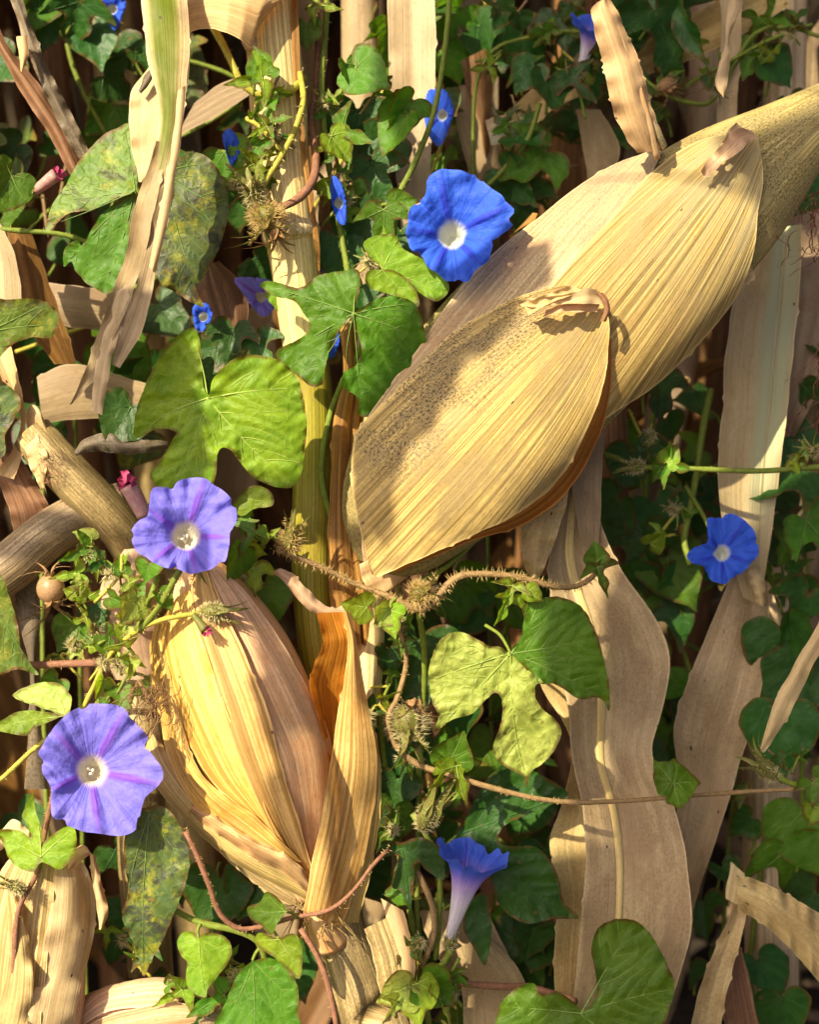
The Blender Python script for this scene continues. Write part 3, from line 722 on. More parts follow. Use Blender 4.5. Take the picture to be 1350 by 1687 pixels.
# curled blade at the top, leaving the stalk to the left
sheet('leaf', ct, M['leaf_peach'], [(302, 66), (318, 52), (345, 47), (372, 53), (396, 66), (414, 80), (420, 60), (436, 30)], [(296, -60), (330, -60), (370, -60), (410, -60), (440, -60), (470, -60), (485, -50), (500, -40)], w=[70, 74, 78, 80, 76, 66, 56, 50], dw=[-30, -40, -46, -46, -40, -20, 0, 0], bulge=20, n=50, label='curled peach blade leaving the top of the stalk')
tube('rolled_edge', ct, M['leaf_peach'], W([(402, 66, 72), (412, 78, 74), (417, 70, 66), (415, 52, 62)]), np.array([6, 8, 7, 4]) * S, 8, n=12)

# big ear
AX = [(612, 935, 20, 40), (640, 890, 34, 95), (690, 810, 46, 140), (765, 715, 50, 170), (870, 595, 52, 178), (985, 490, 52, 172), (1095, 405, 50, 148), (1215, 305, 44, 118), (1310, 225, 40, 74), (1390, 160, 36, 40), (1440, 120, 34, 18)]
ed = ear_depth(AX, .5)
ear = ear_core(ct, AX, M['husk_core'], .5, label='big closed corn ear wrapped in tan husks, pointing up and outward')
sheet('husk', ear, M['husk_pink'], [(600, 925), (592, 820), (600, 700), (690, 572), (770, 460), (880, 363), (1000, 278), (1060, 253), (1084, 244)], [(660, 900), (740, 760), (840, 600), (915, 480), (965, 415), (1020, 355), (1062, 305), (1080, 275), (1092, 250)], depth=ed, lift=[4, 6, 8, 8, 8, 8, 8, 6], n=80, m=26, nz=3, edge=3, fan=((600, 900), (1092, 240), 1), label='brown-pink side husk of the big ear')
sheet('husk', ear, M['husk_green'], [(640, 900), (740, 720), (850, 560), (928, 446), (1000, 368), (1065, 292), (1150, 232), (1240, 216)], [(680, 915), (860, 800), (985, 700), (1062, 650), (1130, 592), (1190, 525), (1226, 468), (1243, 415), (1250, 350), (1258, 290), (1252, 232)], depth=ed, lift=[6, 8, 9, 10, 12, 14, 14, 12], n=90, m=34, nz=2.5, edge=2, fan=((740, 860), (1252, 214), 1), label='grey-green ribbed husk of the big ear')
sheet('husk', ear, M['husk_orange'], [(640, 935), (760, 800), (860, 700), (940, 600), (985, 520)], [(650, 945), (775, 892), (868, 862), (940, 806), (984, 726), (1006, 650), (1008, 560)], depth=ed, lift=[4, 9, 11, 12, 14], n=60, m=20, nz=2, label='orange underhusk showing along the rim')
sheet('husk', ear, M['husk_mold'], [(612, 946), (596, 880), (580, 800), (581, 745), (592, 705), (640, 655), (690, 602), (740, 552), (810, 510), (880, 480), (940, 470), (986, 488)], [(622, 950), (700, 917), (770, 887), (855, 845), (920, 792), (962, 720), (992, 645), (1004, 570), (1003, 520), (994, 494)], depth=ed, lift=[10, 16, 20, 22, 24, 26, 26, 24], n=110, m=46, nz=4, edge=4, ripple=2, rf=5, fan=((610, 900), (1000, 484), 1), label='broad mouldy outer husk of the big ear')
# husk ends: an upright flag and two shrivelled curls
sheet('husk_tip', ear, M['leaf_peach'], [(1052, 252), (1030, 225), (1010, 180), (998, 120), (984, 60), (974, 20), (984, 4)], [(1090, 248), (1080, 190), (1066, 140), (1052, 95), (1036, 60), (1018, 20), (1004, -6)], w=[128, 150, 168, 178, 182, 186, 188], vee=-20, mid=.62, ripple=7, rf=2.5, n=70, m=13, frill=1.6, label='upright folded husk flag above the ear')
tube('rolled_edge', ear, M['leaf_peach'], W([(1084, 262, 136), (1068, 195, 166), (1048, 130, 182), (1026, 70, 190), (1000, 2, 194)]), np.array([5, 5, 5, 4, 2.5]) * S, 8, n=24, flat=.6)
sheet('husk_tip', ear, M['husk_core'], [(1092, 248), (1080, 225), (1072, 205), (1078, 200)], [(1100, 240), (1098, 232), (1090, 215), (1082, 200)], w=[130, 140, 146, 150], n=14, m=5, bulge=6)
for dx, L_, R_, w_ in ((0, [(1240, 216), (1215, 212), (1190, 240), (1165, 270), (1156, 282)], [(1252, 228), (1238, 232), (1215, 252), (1185, 275), (1160, 292)], 128), (1, [(1212, 200), (1196, 225), (1180, 250), (1170, 262)], [(1222, 208), (1212, 228), (1198, 246), (1176, 268)], 122)):
    sheet('husk_tip', ear, M['leaf_cream'] if dx else M['leaf_peach'], L_, R_, w=[w_ - 4, w_ + 12, w_ + 14, w_ + 12, w_ + 10], bulge=-3, ripple=5, frill=2, n=26, m=7)
for lab, mt, L_, R_, w_ in (('shrivelled cream husk end curled over', 'leaf_cream', [(996, 484), (968, 476), (936, 484), (905, 488), (872, 492), (852, 498)], [(998, 500), (975, 500), (945, 500), (918, 502), (885, 506), (860, 504)], [178, 196, 202, 204, 200, 194]),
                          (None, 'leaf_peach', [(990, 498), (960, 498), (930, 500), (900, 512)], [(984, 514), (958, 514), (926, 514), (896, 522)], [176, 192, 196, 190]),
                          (None, 'leaf_cream', [(944, 470), (920, 478), (895, 488), (862, 500)], [(960, 478), (934, 490), (905, 500), (872, 520)], [192, 204, 206, 198])):
    sheet('husk_tip', ear, M[mt], L_, R_, w=w_, bulge=-4, ripple=3.5, rf=2, nz=2, n=44, m=9, label=lab, frill=1)
sheet('husk_tip', ear, M['leaf_rust'], [(980, 484), (992, 494), (996, 512), (990, 530)], [(994, 482), (1004, 496), (1006, 514), (998, 530)], w=[182, 186, 186, 184], bulge=5, n=16, m=7)
sheet('husk_tip', ear, M['leaf_cream'], [(1222, 452), (1230, 442), (1240, 440)], [(1216, 470), (1232, 466), (1246, 458)], w=[60, 66, 70], n=10, m=5)
sheet('husk_tip', ear, M['leaf_rust'], [(878, 350), (862, 368), (845, 385)], [(888, 352), (878, 366), (860, 376)], w=[40, 42, 40], n=10, m=5)
# silk at the tip
def silk(parent, x0, x1, y0, y1, w, cnt, nm='silk'):
    VV, FF = [], []
    for i in range(cnt):
        p = np.array([R.uniform(x0, x1), R.uniform(y0, y1), w + R.uniform(-20, 20)]); pts = [p]; d = np.array([R.uniform(-1, 1), R.uniform(-.2, 1.2), R.uniform(-1, 1)])
        for k in range(9):
            d = d + np.array([R.uniform(-.7, .7), R.uniform(-.5, .7), R.uniform(-.7, .7)]); d /= np.linalg.norm(d); pts.append(pts[-1] + d * 9)
        B = crs(np.array(pts), 24); b = len(VV)
        for q in B: VV += [q + (-.9, 0, 0), q + (.9, 0, 0)]
        FF += [tuple(b + k for k in f) for f in gridf(len(B), 2)]
    return mk(nm, W(VV), FF, M['silk'], parent, uv=np.array(VV)[:, :2] / 100, kind='stuff')
silk(ear, 1338, 1375, 300, 420, 60, 46); silk(ear, 1342, 1372, 560, 680, 50, 26)

# opened golden ear, lower left
AX2 = [(318, 912, 40, 14), (330, 945, 48, 46), (352, 1010, 58, 84), (384, 1100, 64, 112), (424, 1210, 66, 116), (466, 1320, 58, 92), (500, 1410, 44, 56), (524, 1480, 26, 34)]
e2 = ear_depth(AX2, .85)
ear2 = ear_core(ct, AX2, M['husk_in'], .85, label='opened golden corn ear with husks spreading at the foot')
hk = lambda mat, L_, R_, lift, lab=None, **k: sheet('husk', ear2, M[mat], L_, R_, depth=e2, lift=lift, label=lab, **{**dict(n=70, m=24, nz=2.5, edge=3), **k})
hk('husk_in', [(512, 1462), (476, 1400), (430, 1300), (385, 1190), (345, 1080), (322, 1000), (320, 950), (328, 925)], [(528, 1462), (540, 1380), (548, 1290), (545, 1220), (508, 1135), (462, 1055), (405, 975), (350, 928)], [4, 8, 10, 10, 10, 8, 5])
hk('husk_gold', [(508, 1458), (450, 1370), (395, 1250), (350, 1120), (322, 1030), (314, 985), (318, 950), (328, 930)], [(520, 1460), (500, 1380), (470, 1280), (440, 1170), (405, 1080), (372, 1010), (352, 960), (338, 930)], [6, 14, 18, 18, 16, 14, 8], 'golden ribbed front husk in full sun', ripple=4, rf=2, m=30)
hk('husk_gold', [(490, 1430), (420, 1350), (350, 1290), (305, 1215), (272, 1140), (256, 1070), (262, 1030), (290, 985)], [(508, 1452), (448, 1352), (398, 1240), (356, 1120), (328, 1030), (318, 990), (312, 970), (304, 975)], [4, 10, 14, 14, 14, 10, 6], nz=4, ripple=4)
hk('husk_gold', [(470, 1420), (405, 1392), (345, 1352), (296, 1290), (268, 1210), (252, 1130), (246, 1070), (258, 1020)], [(496, 1420), (420, 1345), (365, 1308), (322, 1260), (298, 1190), (282, 1120), (268, 1060), (272, 1025)], [12, 18, 22, 20, 16, 10, 6], 'split outer husk strip curling off the ear', ripple=5, m=16, bulge=10)
hk('husk', [(540, 1500), (470, 1465), (400, 1430), (340, 1385), (290, 1335), (252, 1290), (236, 1240)], [(530, 1462), (470, 1422), (410, 1388), (355, 1345), (305, 1290), (270, 1230), (256, 1185)], [-6, -4, 6, 8, 6, -4, -10], 'low outer husk spread flat to the left', ripple=6, rf=3, m=18, bulge=14)
hk('husk_gold', [(530, 1496), (470, 1440), (410, 1408), (350, 1368), (310, 1340)], [(534, 1470), (476, 1410), (420, 1384), (365, 1352), (318, 1322)], [14, 24, 28, 26, 20], ripple=7, m=12, bulge=10)
hk('husk', [(498, 1500), (450, 1478), (400, 1440), (360, 1404)], [(520, 1490), (470, 1452), (418, 1420), (370, 1395)], [-26, -20, -16, -16], m=12, bulge=6)
hk('husk_orange', [(548, 1270), (524, 1180), (510, 1130), (518, 1096), (530, 1060), (526, 1030), (522, 1010)], [(560, 1280), (562, 1200), (575, 1120), (582, 1060), (574, 1030), (566, 1008)], [10, 10, 12, 18, 26, 36, 40], 'glowing orange inner face of the right husk', w=[0, 0, 0, 10, 30, 50, 60], ripple=4)
hk('husk_gold', [(500, 1500), (512, 1430), (530, 1350), (544, 1260), (556, 1180), (568, 1110), (574, 1060), (566, 1010)], [(560, 1530), (592, 1440), (612, 1350), (622, 1270), (614, 1200), (598, 1120), (586, 1050), (574, 1006)], [20, 26, 30, 30, 32, 36, 40, 44], 'tall right husk standing away from the ear', w=[0, 10, 22, 28, 28, 36, 56, 64], bulge=16, ripple=5, m=22)
hk('husk', [(560, 1520), (585, 1430), (600, 1340), (606, 1260), (606, 1190)], [(590, 1520), (612, 1430), (626, 1340), (628, 1280), (622, 1210)], [0, 0, 0, 0, 0], w=[10, 26, 40, 46, 40], m=10, ripple=4)
sheet('husk_tip', ear2, M['leaf_peach'], [(576, 1022), (545, 1018), (512, 1008), (488, 985), (466, 958), (450, 942)], [(566, 1000), (545, 1000), (528, 992), (504, 968), (482, 945), (462, 936)], w=[104, 112, 118, 120, 118, 112], bulge=9, vee=0, ripple=4, n=36, m=9, label='curled cream tip of the right husk')

# shank knot with fibres
VV, FF = [], []
kn = tube('shank', ct, M['husk_in'], W([(522, 1462, 24), (527, 1490, 26), (530, 1515, 16), (542, 1545, -8)]), np.array([24, 27, 30, 36]) * S, 16, n=14, label='knotted shank under the golden ear')
for i in range(34):
    a = R.uniform(0, 6.28); p = np.array([520 + 34 * math.cos(a), 1500 + 24 * math.sin(a), 46 + R.uniform(-14, 14)]); q = p + np.array([math.cos(a) * R.uniform(14, 60), R.uniform(-10, 60), R.uniform(-6, 18)])
    B = crs(np.array([p, (p + q) / 2 + np.array([R.uniform(-14, 14), R.uniform(-14, 8), 8]), q]), 12); b = len(VV)
    for j, z in enumerate(B): VV += [z + (-1.6 + j * .1, 0, 0), z + (1.6 - j * .1, 0, 0), z + (0, 1.6 - j * .1, 0)]
    FF += [tuple(b + k for k in f) for f in gridf(len(B), 3, True)]
mk('root_fibres', W(VV), FF, M['hair'], kn, uv=np.array(VV)[:, :2] / 100, kind='stuff')
# broken sheath pieces at the foot
sheet('sheath', ct, M['stalk_grey'], [(600, 1530), (618, 1590), (630, 1660), (640, 1740)], [(642, 1510), (664, 1570), (676, 1640), (690, 1740)], w=[16, 26, 32, 34], bulge=6, n=40, label='mouldy brown sheath at the stalk foot')
sheet('sheath', ct, M['leaf_peach'], [(628, 1480), (640, 1530), (652, 1590), (660, 1640)], [(664, 1500), (676, 1540), (684, 1590), (678, 1640)], w=[10, 14, 20, 24], bulge=10, n=26)

# hanging torn leaf at the upper left with the yellow-green stripe
lt = sheet('leaf', ct, M['leaf_yellowband'], [(228, -60), (236, 40), (246, 110), (262, 175), (258, 235), (240, 300), (224, 370)], [(302, -60), (312, 60), (304, 150), (290, 230), (276, 300), (262, 370), (256, 400)], w=[120, 150, 168, 176, 180, 182, 184], bulge=5, vee=0, ripple=4, nz=3, n=70, m=15, label='torn hanging leaf with a yellow-green stripe')
sheet('torn_strip', lt, M['leaf_mauve'], [(258, 232), (240, 290), (222, 340), (206, 420), (182, 490), (158, 560), (136, 620), (114, 668)], [(276, 235), (262, 310), (250, 360), (236, 430), (214, 490), (190, 550), (164, 610), (120, 664)], w=[186, 190, 192, 196, 198, 200, 204, 206], bulge=-3, ripple=3, rf=3, n=60, m=9)
sheet('torn_strip', lt, M['leaf_cream'], [(196, 470), (178, 530), (162, 580), (154, 630), (150, 676)], [(222, 470), (204, 535), (184, 590), (176, 640), (168, 684)], w=[194, 198, 202, 204, 206], bulge=2, ripple=3, n=36, m=8)
sheet('torn_strip', lt, M['leaf_mauve'], [(280, 250), (258, 330), (240, 410), (222, 480), (198, 540), (184, 600)], [(292, 240), (284, 330), (268, 400), (250, 480), (232, 550), (196, 606)], w=[184, 188, 192, 196, 200, 204], bulge=-3, ripple=3, rf=3, n=52, m=9)
sheet('torn_strip', lt, M['leaf_cream'], [(292, 150), (284, 230), (272, 300), (256, 380), (246, 440)], [(306, 140), (298, 230), (286, 300), (272, 380), (254, 450)], w=[184, 190, 192, 196, 198], bulge=5, n=40, m=6)
sheet('leaf', ct, M['leaf_cream'], [(258, 96), (232, 128), (216, 150), (212, 190), (216, 240), (224, 275), (228, 300)], [(312, 40), (314, 90), (308, 150), (300, 200), (284, 240), (262, 275), (236, 300)], w=[60, 74, 84, 90, 92, 94, 96], bulge=5, ripple=4, n=50, m=13, label='pale torn leaf piece behind the striped leaf')
sheet('torn_strip', lt, M['leaf_grey'], [(250, 108), (236, 128), (228, 150)], [(256, 118), (246, 138), (232, 154)], w=[100, 104, 104], n=12, m=5, bulge=4)
# ---------------------------------------------------------------- corn plant right of centre: broad hanging leaves
gr = ground_px(1010, -330)
cr = thing('corn_plant', 'corn plant with broad tan leaves hanging below the big ear', 'corn plant', gr)
P_ = np.vstack([W([(985, 250, -330), (1000, 700, -330), (1010, 1200, -330), (1015, 1700, -330)]), gr])
tube('stalk', cr, M['leaf_rust'], P_, np.array([36, 40, 44, 48, 50]) * S, 16, n=50)
sheet('leaf', cr, M['leaf_tan'], [(930, 730), (932, 790), (916, 870), (905, 950), (928, 1100), (944, 1250), (960, 1330), (966, 1420), (960, 1500), (950, 1600), (930, 1760)],
      [(988, 690), (992, 760), (988, 850), (1026, 940), (1078, 1015), (1105, 1090), (1092, 1170), (1076, 1245), (1112, 1330), (1134, 1430), (1140, 1530), (1116, 1620), (1070, 1760)],
      w=[-70, -60, -50, -44, -40, -40, -44, -50, -60, -80, -110], vee=16, mid=.34, ripple=9, rf=2.2, nz=4, n=110, m=25, rib=9, ribm=M['rib'], label='broadest tan leaf with a cream midrib and dark specks')
sheet('leaf', cr, M['leaf_tan'], [(880, 1060), (892, 1130), (930, 1190), (944, 1240), (928, 1320), (906, 1390), (920, 1480), (914, 1580), (918, 1700)], [(960, 1050), (975, 1140), (990, 1250), (985, 1330), (985, 1420), (990, 1520), (985, 1600), (980, 1700)], w=[-90, -84, -76, -74, -80, -90, -100, -110, -130], vee=8, ripple=10, n=70, m=17, label='wavy-edged leaf hanging behind the broadest one')
sheet('leaf', cr, M['leaf_tan'], [(870, 810), (860, 860), (862, 920), (876, 960)], [(945, 780), (928, 850), (912, 900), (884, 964)], w=[10, 6, -6, -14], vee=-8, ripple=6, n=40, m=13, label='short tapering leaf tip just under the big ear')
sheet('leaf', cr, M['leaf_mauve'], [(960, 700), (944, 780), (950, 850), (960, 900)], [(1000, 690), (992, 780), (990, 850), (985, 900)], w=[-38, -36, -36, -40], n=30, m=9)
sheet('leaf', cr, M['leaf_tan'], [(740, 1570), (756, 1610), (764, 1660), (760, 1740)], [(800, 1540), (850, 1590), (872, 1640), (890, 1740)], w=[-120, -116, -110, -110], bulge=20, n=40, m=15, label='striped brown leaf low behind the bell-shaped flower')
sheet('leaf', cr, M['leaf_tan'], [(690, 1500), (710, 1560), (740, 1600)], [(800, 1500), (826, 1550), (852, 1600)], w=[-150, -144, -140], bulge=14, n=26, m=11)

gR = ground_px(1260, -420)
cR = thing('corn_plant', 'corn plant with a pale green-streaked leaf behind the small blue flower', 'corn plant', gR)
P_ = np.vstack([W([(1300, -120, -420), (1290, 300, -420), (1275, 800, -420), (1265, 1300, -420), (1262, 1750, -420)]), gR])
tube('stalk', cR, M['stalk_pale'], P_, np.array([38, 42, 46, 50, 54, 56]) * S, 16, n=50)
sheet('leaf', cR, M['leaf_greenband'], [(1236, 380), (1218, 440), (1205, 520), (1195, 600), (1193, 660), (1184, 760), (1190, 850), (1206, 920), (1226, 985)], [(1322, 370), (1318, 480), (1306, 600), (1296, 700), (1284, 790), (1272, 880), (1262, 950), (1256, 998)], w=[-160, -156, -150, -146, -146, -150, -156, -160, -166], vee=12, mid=.72, ripple=11, rf=2.5, n=80, m=19, rib=4, label='pale leaf with a grey-green streak')
sheet('leaf', cR, M['leaf_tan'], [(1212, 930), (1180, 1010), (1140, 1110), (1112, 1200), (1118, 1280), (1112, 1370), (1080, 1500), (1060, 1640)], [(1268, 960), (1266, 1060), (1252, 1150), (1222, 1250), (1196, 1340), (1160, 1440), (1130, 1560), (1100, 1660)], w=[-172, -176, -180, -186, -190, -200, -220, -240], vee=16, mid=.66, ripple=9, rf=3, n=80, m=19, label='twisted tan leaf tapering down from the kinked one')
sheet('leaf', cR, M['leaf_pale'], [(1226, 940), (1240, 968), (1250, 996)], [(1252, 936), (1262, 962), (1262, 1000)], w=[-146, -140, -144], bulge=8, ripple=4, n=20, m=9, label='small torn flap at the kink of the leaf')
sheet('leaf', cR, M['leaf_mauve'], [(1300, 360), (1310, 480), (1296, 600), (1290, 720)], [(1400, 330), (1400, 480), (1370, 600), (1310, 720)], w=[-220, -214, -214, -220], vee=18, ripple=9, n=44, m=13)
sheet('leaf', cR, M['leaf_cream'], [(1385, 950), (1345, 1035), (1312, 1090), (1280, 1150), (1262, 1205), (1253, 1232)], [(1400, 985), (1368, 1050), (1338, 1100), (1306, 1170), (1278, 1215), (1258, 1240)], w=[40, 34, 30, 28, 26, 26], vee=-8, mid=.4, ripple=4, n=50, m=9, label='narrow twisted cream leaf end')
sheet('leaf', cR, M['leaf_cream'], [(1210, -50), (1198, 30), (1196, 70), (1184, 110), (1180, 145), (1192, 160)], [(1228, -50), (1222, 10), (1204, 60), (1203, 100), (1200, 130), (1194, 160)], w=[60, 50, 46, 40, 38, 36], bulge=4, ripple=3, n=44, m=7, label='thin curled cream leaf end hanging free')
# bent broken stalk, bottom right
gb = ground_px(1420, -150)
cb = thing('corn_plant', 'bent broken corn stalk with a dry leaf folded down from it', 'corn plant', gb)
tube('stalk', cb, M['leaf_tan'], np.vstack([W([(1212, 1462, -110), (1250, 1490, -112), (1310, 1530, -116), (1380, 1590, -126), (1420, 1680, -140)]), gb]), np.array([20, 36, 42, 44, 44, 44]) * S, 18, n=40, flat=.7)
sheet('sheath', cb, M['leaf_tan'], [(1214, 1440), (1260, 1455), (1310, 1480), (1375, 1520)], [(1216, 1500), (1255, 1520), (1300, 1560), (1370, 1640)], w=[-84, -74, -74, -84], bulge=14, ripple=8, frill=1.4, n=50, m=15, label='split tan sheath of the bent stalk')
sheet('leaf', cb, M['leaf_tan'], [(1200, 1450), (1206, 1500), (1180, 1560), (1150, 1640), (1130, 1740)], [(1228, 1450), (1228, 1520), (1212, 1580), (1196, 1650), (1180, 1740)], w=[-90, -86, -90, -100, -110], vee=10, ripple=6, n=44, m=11, label='dry leaf folded down from the break')
sheet('leaf', cb, M['leaf_pale'], [(1206, 1420), (1200, 1450), (1196, 1480)], [(1228, 1440), (1222, 1462), (1214, 1490)], w=[-80, -76, -80], n=16, m=7)
sheet('leaf', cb, M['leaf_brown'], [(1180, 1560), (1190, 1640), (1200, 1740)], [(1222, 1560), (1240, 1640), (1262, 1740)], w=[-150, -146, -146], n=24, m=9)

# ---------------------------------------------------------------- broken corn at the left edge
gl = ground_px(-60, -60)
cl = thing('corn_plant', 'broken corn stalk with frayed tan end leaning behind the violet flower', 'corn plant', ground_px(230, -80))
tube('stalk', cl, M['stalk_grey'], np.vstack([W([(52, 715, 20), (84, 752, 24), (130, 800, 22), (175, 846, 8), (215, 890, -30), (235, 960, -80), (240, 1100, -110), (240, 1500, -110)]), ground_px(230, -80)]), np.array([36, 39, 42, 42, 38, 34, 34, 38, 44]) * S, 18, n=54)
sheet('sheath', cl, M['leaf_cream'], [(36, 718), (44, 760), (58, 790), (70, 806)], [(54, 704), (72, 740), (78, 770), (74, 800)], w=[50, 58, 60, 56], bulge=2, frill=3, ripple=4, n=24, m=9, label='frayed cream splinter at the broken end')
sheet('sheath', cl, M['leaf_peach'], [(42, 690), (48, 668), (62, 672), (76, 700)], [(46, 712), (60, 700), (68, 700), (74, 716)], w=[30, 40, 44, 40], bulge=4, n=20, m=7)
sheet('sheath', cl, M['leaf_grey'], [(122, 744), (140, 722), (180, 712), (205, 724), (275, 726)], [(126, 752), (150, 742), (190, 746), (215, 748), (276, 738)], w=[60, 66, 68, 66, 58], bulge=9, ripple=4, n=36, m=11, label='weathered splinter lying across the break')
hv, hf = [], []
for i in range(60):
    p = np.array([R.uniform(64, 110), R.uniform(745, 800), 62 + R.uniform(-6, 4)]); hair(hv, hf, W([p])[0], W([p + np.array([R.uniform(-1, 1), R.uniform(-1, 1), .5])])[0] - W([p])[0], R.uniform(10, 30) * S, .6)
mk('fibres', hv, hf, M['stem_red'], cl, kind='stuff')
sheet('sheath', cl, M['leaf_peach'], [(205, 905), (172, 950), (158, 1000), (166, 1060), (190, 1120)], [(270, 900), (262, 950), (258, 1000), (262, 1060), (268, 1120)], w=[20, 14, 8, 4, 0], bulge=24, ripple=4, n=44, m=15, label='pale husk-like sheath left of the golden ear')
tube('stalk', cl, M['stalk_grey'], W([(-60, 985, 10), (20, 930, 14), (80, 880, 10), (140, 846, 0), (200, 830, -20)]), np.array([42, 42, 40, 38, 36]) * S, 18, n=30, label='grey mouldy stalk piece lying under the frayed one')
cL = thing('corn_plant', 'corn plant of rusty and grey folded leaves above the broken stalk', 'corn plant', gl)
tube('stalk', cL, M['stalk_grey'], np.vstack([W([(-70, -100, -70), (-70, 800, -70), (-64, 1700, -70)]), gl]), np.array([40, 44, 46, 48]) * S, 14, n=40)
sheet('leaf', cL, M['leaf_rust'], [(-40, 20), (0, 90), (40, 160), (80, 220), (110, 280), (125, 300)], [(-20, 0), (10, 70), (60, 135), (100, 195), (125, 245), (140, 285)], w=[-30, -20, -16, -16, -20, -26], vee=-12, ripple=4, n=50, m=11, label='rusty folded leaf slanting down')
sheet('leaf', cL, M['leaf_grey'], [(0, -40), (24, 20), (40, 70), (60, 120), (90, 190), (130, 262)], [(24, -40), (44, 20), (70, 90), (92, 140), (118, 190), (148, 248)], w=[10, 8, 4, 0, -4, -10], vee=-9, ripple=7, rf=4, n=54, m=11, label='grey mottled leaf slanting down with a frilled rim')
sheet('leaf', cL, M['leaf_peach'], [(28, 60), (30, 90), (34, 118)], [(44, 58), (46, 90), (37, 118)], w=[30, 34, 34], bulge=5, n=16, m=7)
sheet('leaf', cL, M['leaf_pale'], [(-40, 360), (-20, 420), (-20, 480), (-10, 530)], [(-4, 360), (24, 420), (34, 480), (32, 530)], w=[30, 32, 30, 26], vee=-6, n=30, m=9, label='pale leaf edge beside the mottled green leaf')
sheet('leaf', cL, M['leaf_brown'], [(10, 380), (28, 450), (40, 530), (90, 600)], [(50, 376), (72, 440), (100, 520), (126, 600)], w=[-10, -16, -22, -40], vee=-10, n=34, m=11, label='dark brown translucent leaf fold')
sheet('leaf', cL, M['leaf_peach'], [(-30, 560), (-10, 600), (10, 640), (34, 690), (20, 740), (-10, 780)], [(14, 560), (24, 600), (34, 640), (42, 690), (38, 740), (24, 790)], w=[40, 44, 48, 50, 44, 40], vee=6, n=44, m=9, label='thin pale leaf pinched to a twist')
sheet('leaf', cL, M['leaf_rust'], [(-30, 740), (0, 800), (20, 860), (26, 920)], [(30, 750), (60, 800), (84, 850), (70, 920)], w=[20, 14, 4, -10], bulge=8, ripple=5, n=34, m=11, label='brown leaf behind the frayed stalk end')
sheet('leaf', cL, M['leaf_mauve'], [(78, 468), (120, 470), (180, 480), (230, 500)], [(82, 530), (120, 540), (180, 545), (230, 560)], w=[-110, -110, -120, -130], bulge=10, n=30, m=9)
sheet('leaf', cL, M['leaf_mauve'], [(60, 620), (120, 600), (200, 620), (270, 640)], [(70, 700), (130, 690), (200, 690), (270, 700)], w=[-140, -140, -150, -160], bulge=10, n=30, m=9)
sheet('leaf', cL, M['leaf_mauve'], [(320, 170), (360, 140), (390, 130), (420, 128)], [(290, 225), (340, 200), (390, 170), (420, 150)], w=[-120, -120, -120, -120], n=26, m=9)
sheet('leaf', cL, M['leaf_grey'], [(20, 940), (30, 1020), (50, 1120), (40, 1300)], [(60, 940), (66, 1020), (60, 1120), (80, 1300)], w=[-20, -30, -40, -60], bulge=10, n=34, m=9)

# ---------------------------------------------------------------- two more ears at the bottom left
g3 = ground_px(20, 40)
c3 = thing('corn_plant', 'corn plant cut by the frame with a pale ear of crumpled husks', 'corn plant', g3)
AX3 = [(70, 1385, 30, 20), (64, 1450, 36, 70), (52, 1560, 40, 95), (40, 1680, 40, 100), (30, 1800, 36, 70)]
e3 = ear_depth(AX3, .7)
tube('stalk', c3, M['stalk_grey'], np.vstack([W([(28, 1780, 30), (20, 1850, 30)]), g3]), np.array([40, 44, 44]) * S, 14, n=20)
ear3 = ear_core(c3, AX3, M['husk_in'], .7, label='pale crumpled ear below the violet flower')
for mat, L_, R_, lf, kw in (('husk', [(-40, 1760), (-40, 1640), (-30, 1540), (-10, 1460), (20, 1410), (50, 1395)], [(60, 1760), (70, 1650), (80, 1560), (88, 1480), (90, 1420), (84, 1395)], 10, dict(ripple=6)),
                            ('leaf_cream', [(30, 1760), (50, 1660), (70, 1570), (84, 1480), (90, 1420), (84, 1400)], [(110, 1760), (130, 1640), (150, 1560), (157, 1500), (148, 1440), (118, 1400)], 14, dict(ripple=7)),
                            ('husk', [(-30, 1760), (-10, 1680), (10, 1600), (14, 1520), (10, 1460)], [(20, 1760), (50, 1680), (54, 1600), (40, 1520), (24, 1460)], 22, dict(ripple=8, bulge=8))):
    sheet('husk', ear3, M[mat], L_, R_, depth=e3, lift=lf, n=60, m=20, nz=5, **kw)
sheet('husk_tip', ear3, M['leaf_peach'], [(112, 1420), (128, 1395), (146, 1400), (152, 1450), (160, 1500), (162, 1532)], [(110, 1440), (134, 1420), (154, 1408), (166, 1450), (178, 1500), (170, 1530)], w=[88, 96, 92, 86, 80, 76], bulge=8, ripple=5, n=40, m=9, label='husk end curling down in the sun')
sheet('husk_tip', ear3, M['leaf_cream'], [(0, 1370), (20, 1350), (40, 1360), (60, 1390)], [(0, 1400), (24, 1385), (44, 1392), (58, 1410)], w=[60, 70, 74, 70], bulge=6, ripple=4, n=26, m=7)
g4 = ground_px(300, 10)
c4 = thing('corn_plant', 'low corn plant whose orange-tan ear points left beside green leaves', 'corn plant', g4)
AX4 = [(110, 1700, 0, 20), (150, 1680, 4, 44), (220, 1668, 6, 56), (290, 1664, 4, 52), (340, 1660, 0, 30)]
e4 = ear_depth(AX4, .7)
tube('stalk', c4, M['stalk_grey'], np.vstack([W([(330, 1660, 0), (350, 1720, -10)]), g4]), np.array([24, 34, 40]) * S, 12, n=16)
ear4 = ear_core(c4, AX4, M['husk_in'], .7, label='orange-tan ear lying low')
sheet('husk', ear4, M['husk_in'], [(330, 1650), (280, 1612), (220, 1614), (160, 1632), (116, 1686)], [(330, 1680), (280, 1660), (220, 1660), (170, 1670), (120, 1700)], depth=e4, lift=6, n=40, m=15, label='upper orange-tan husk')
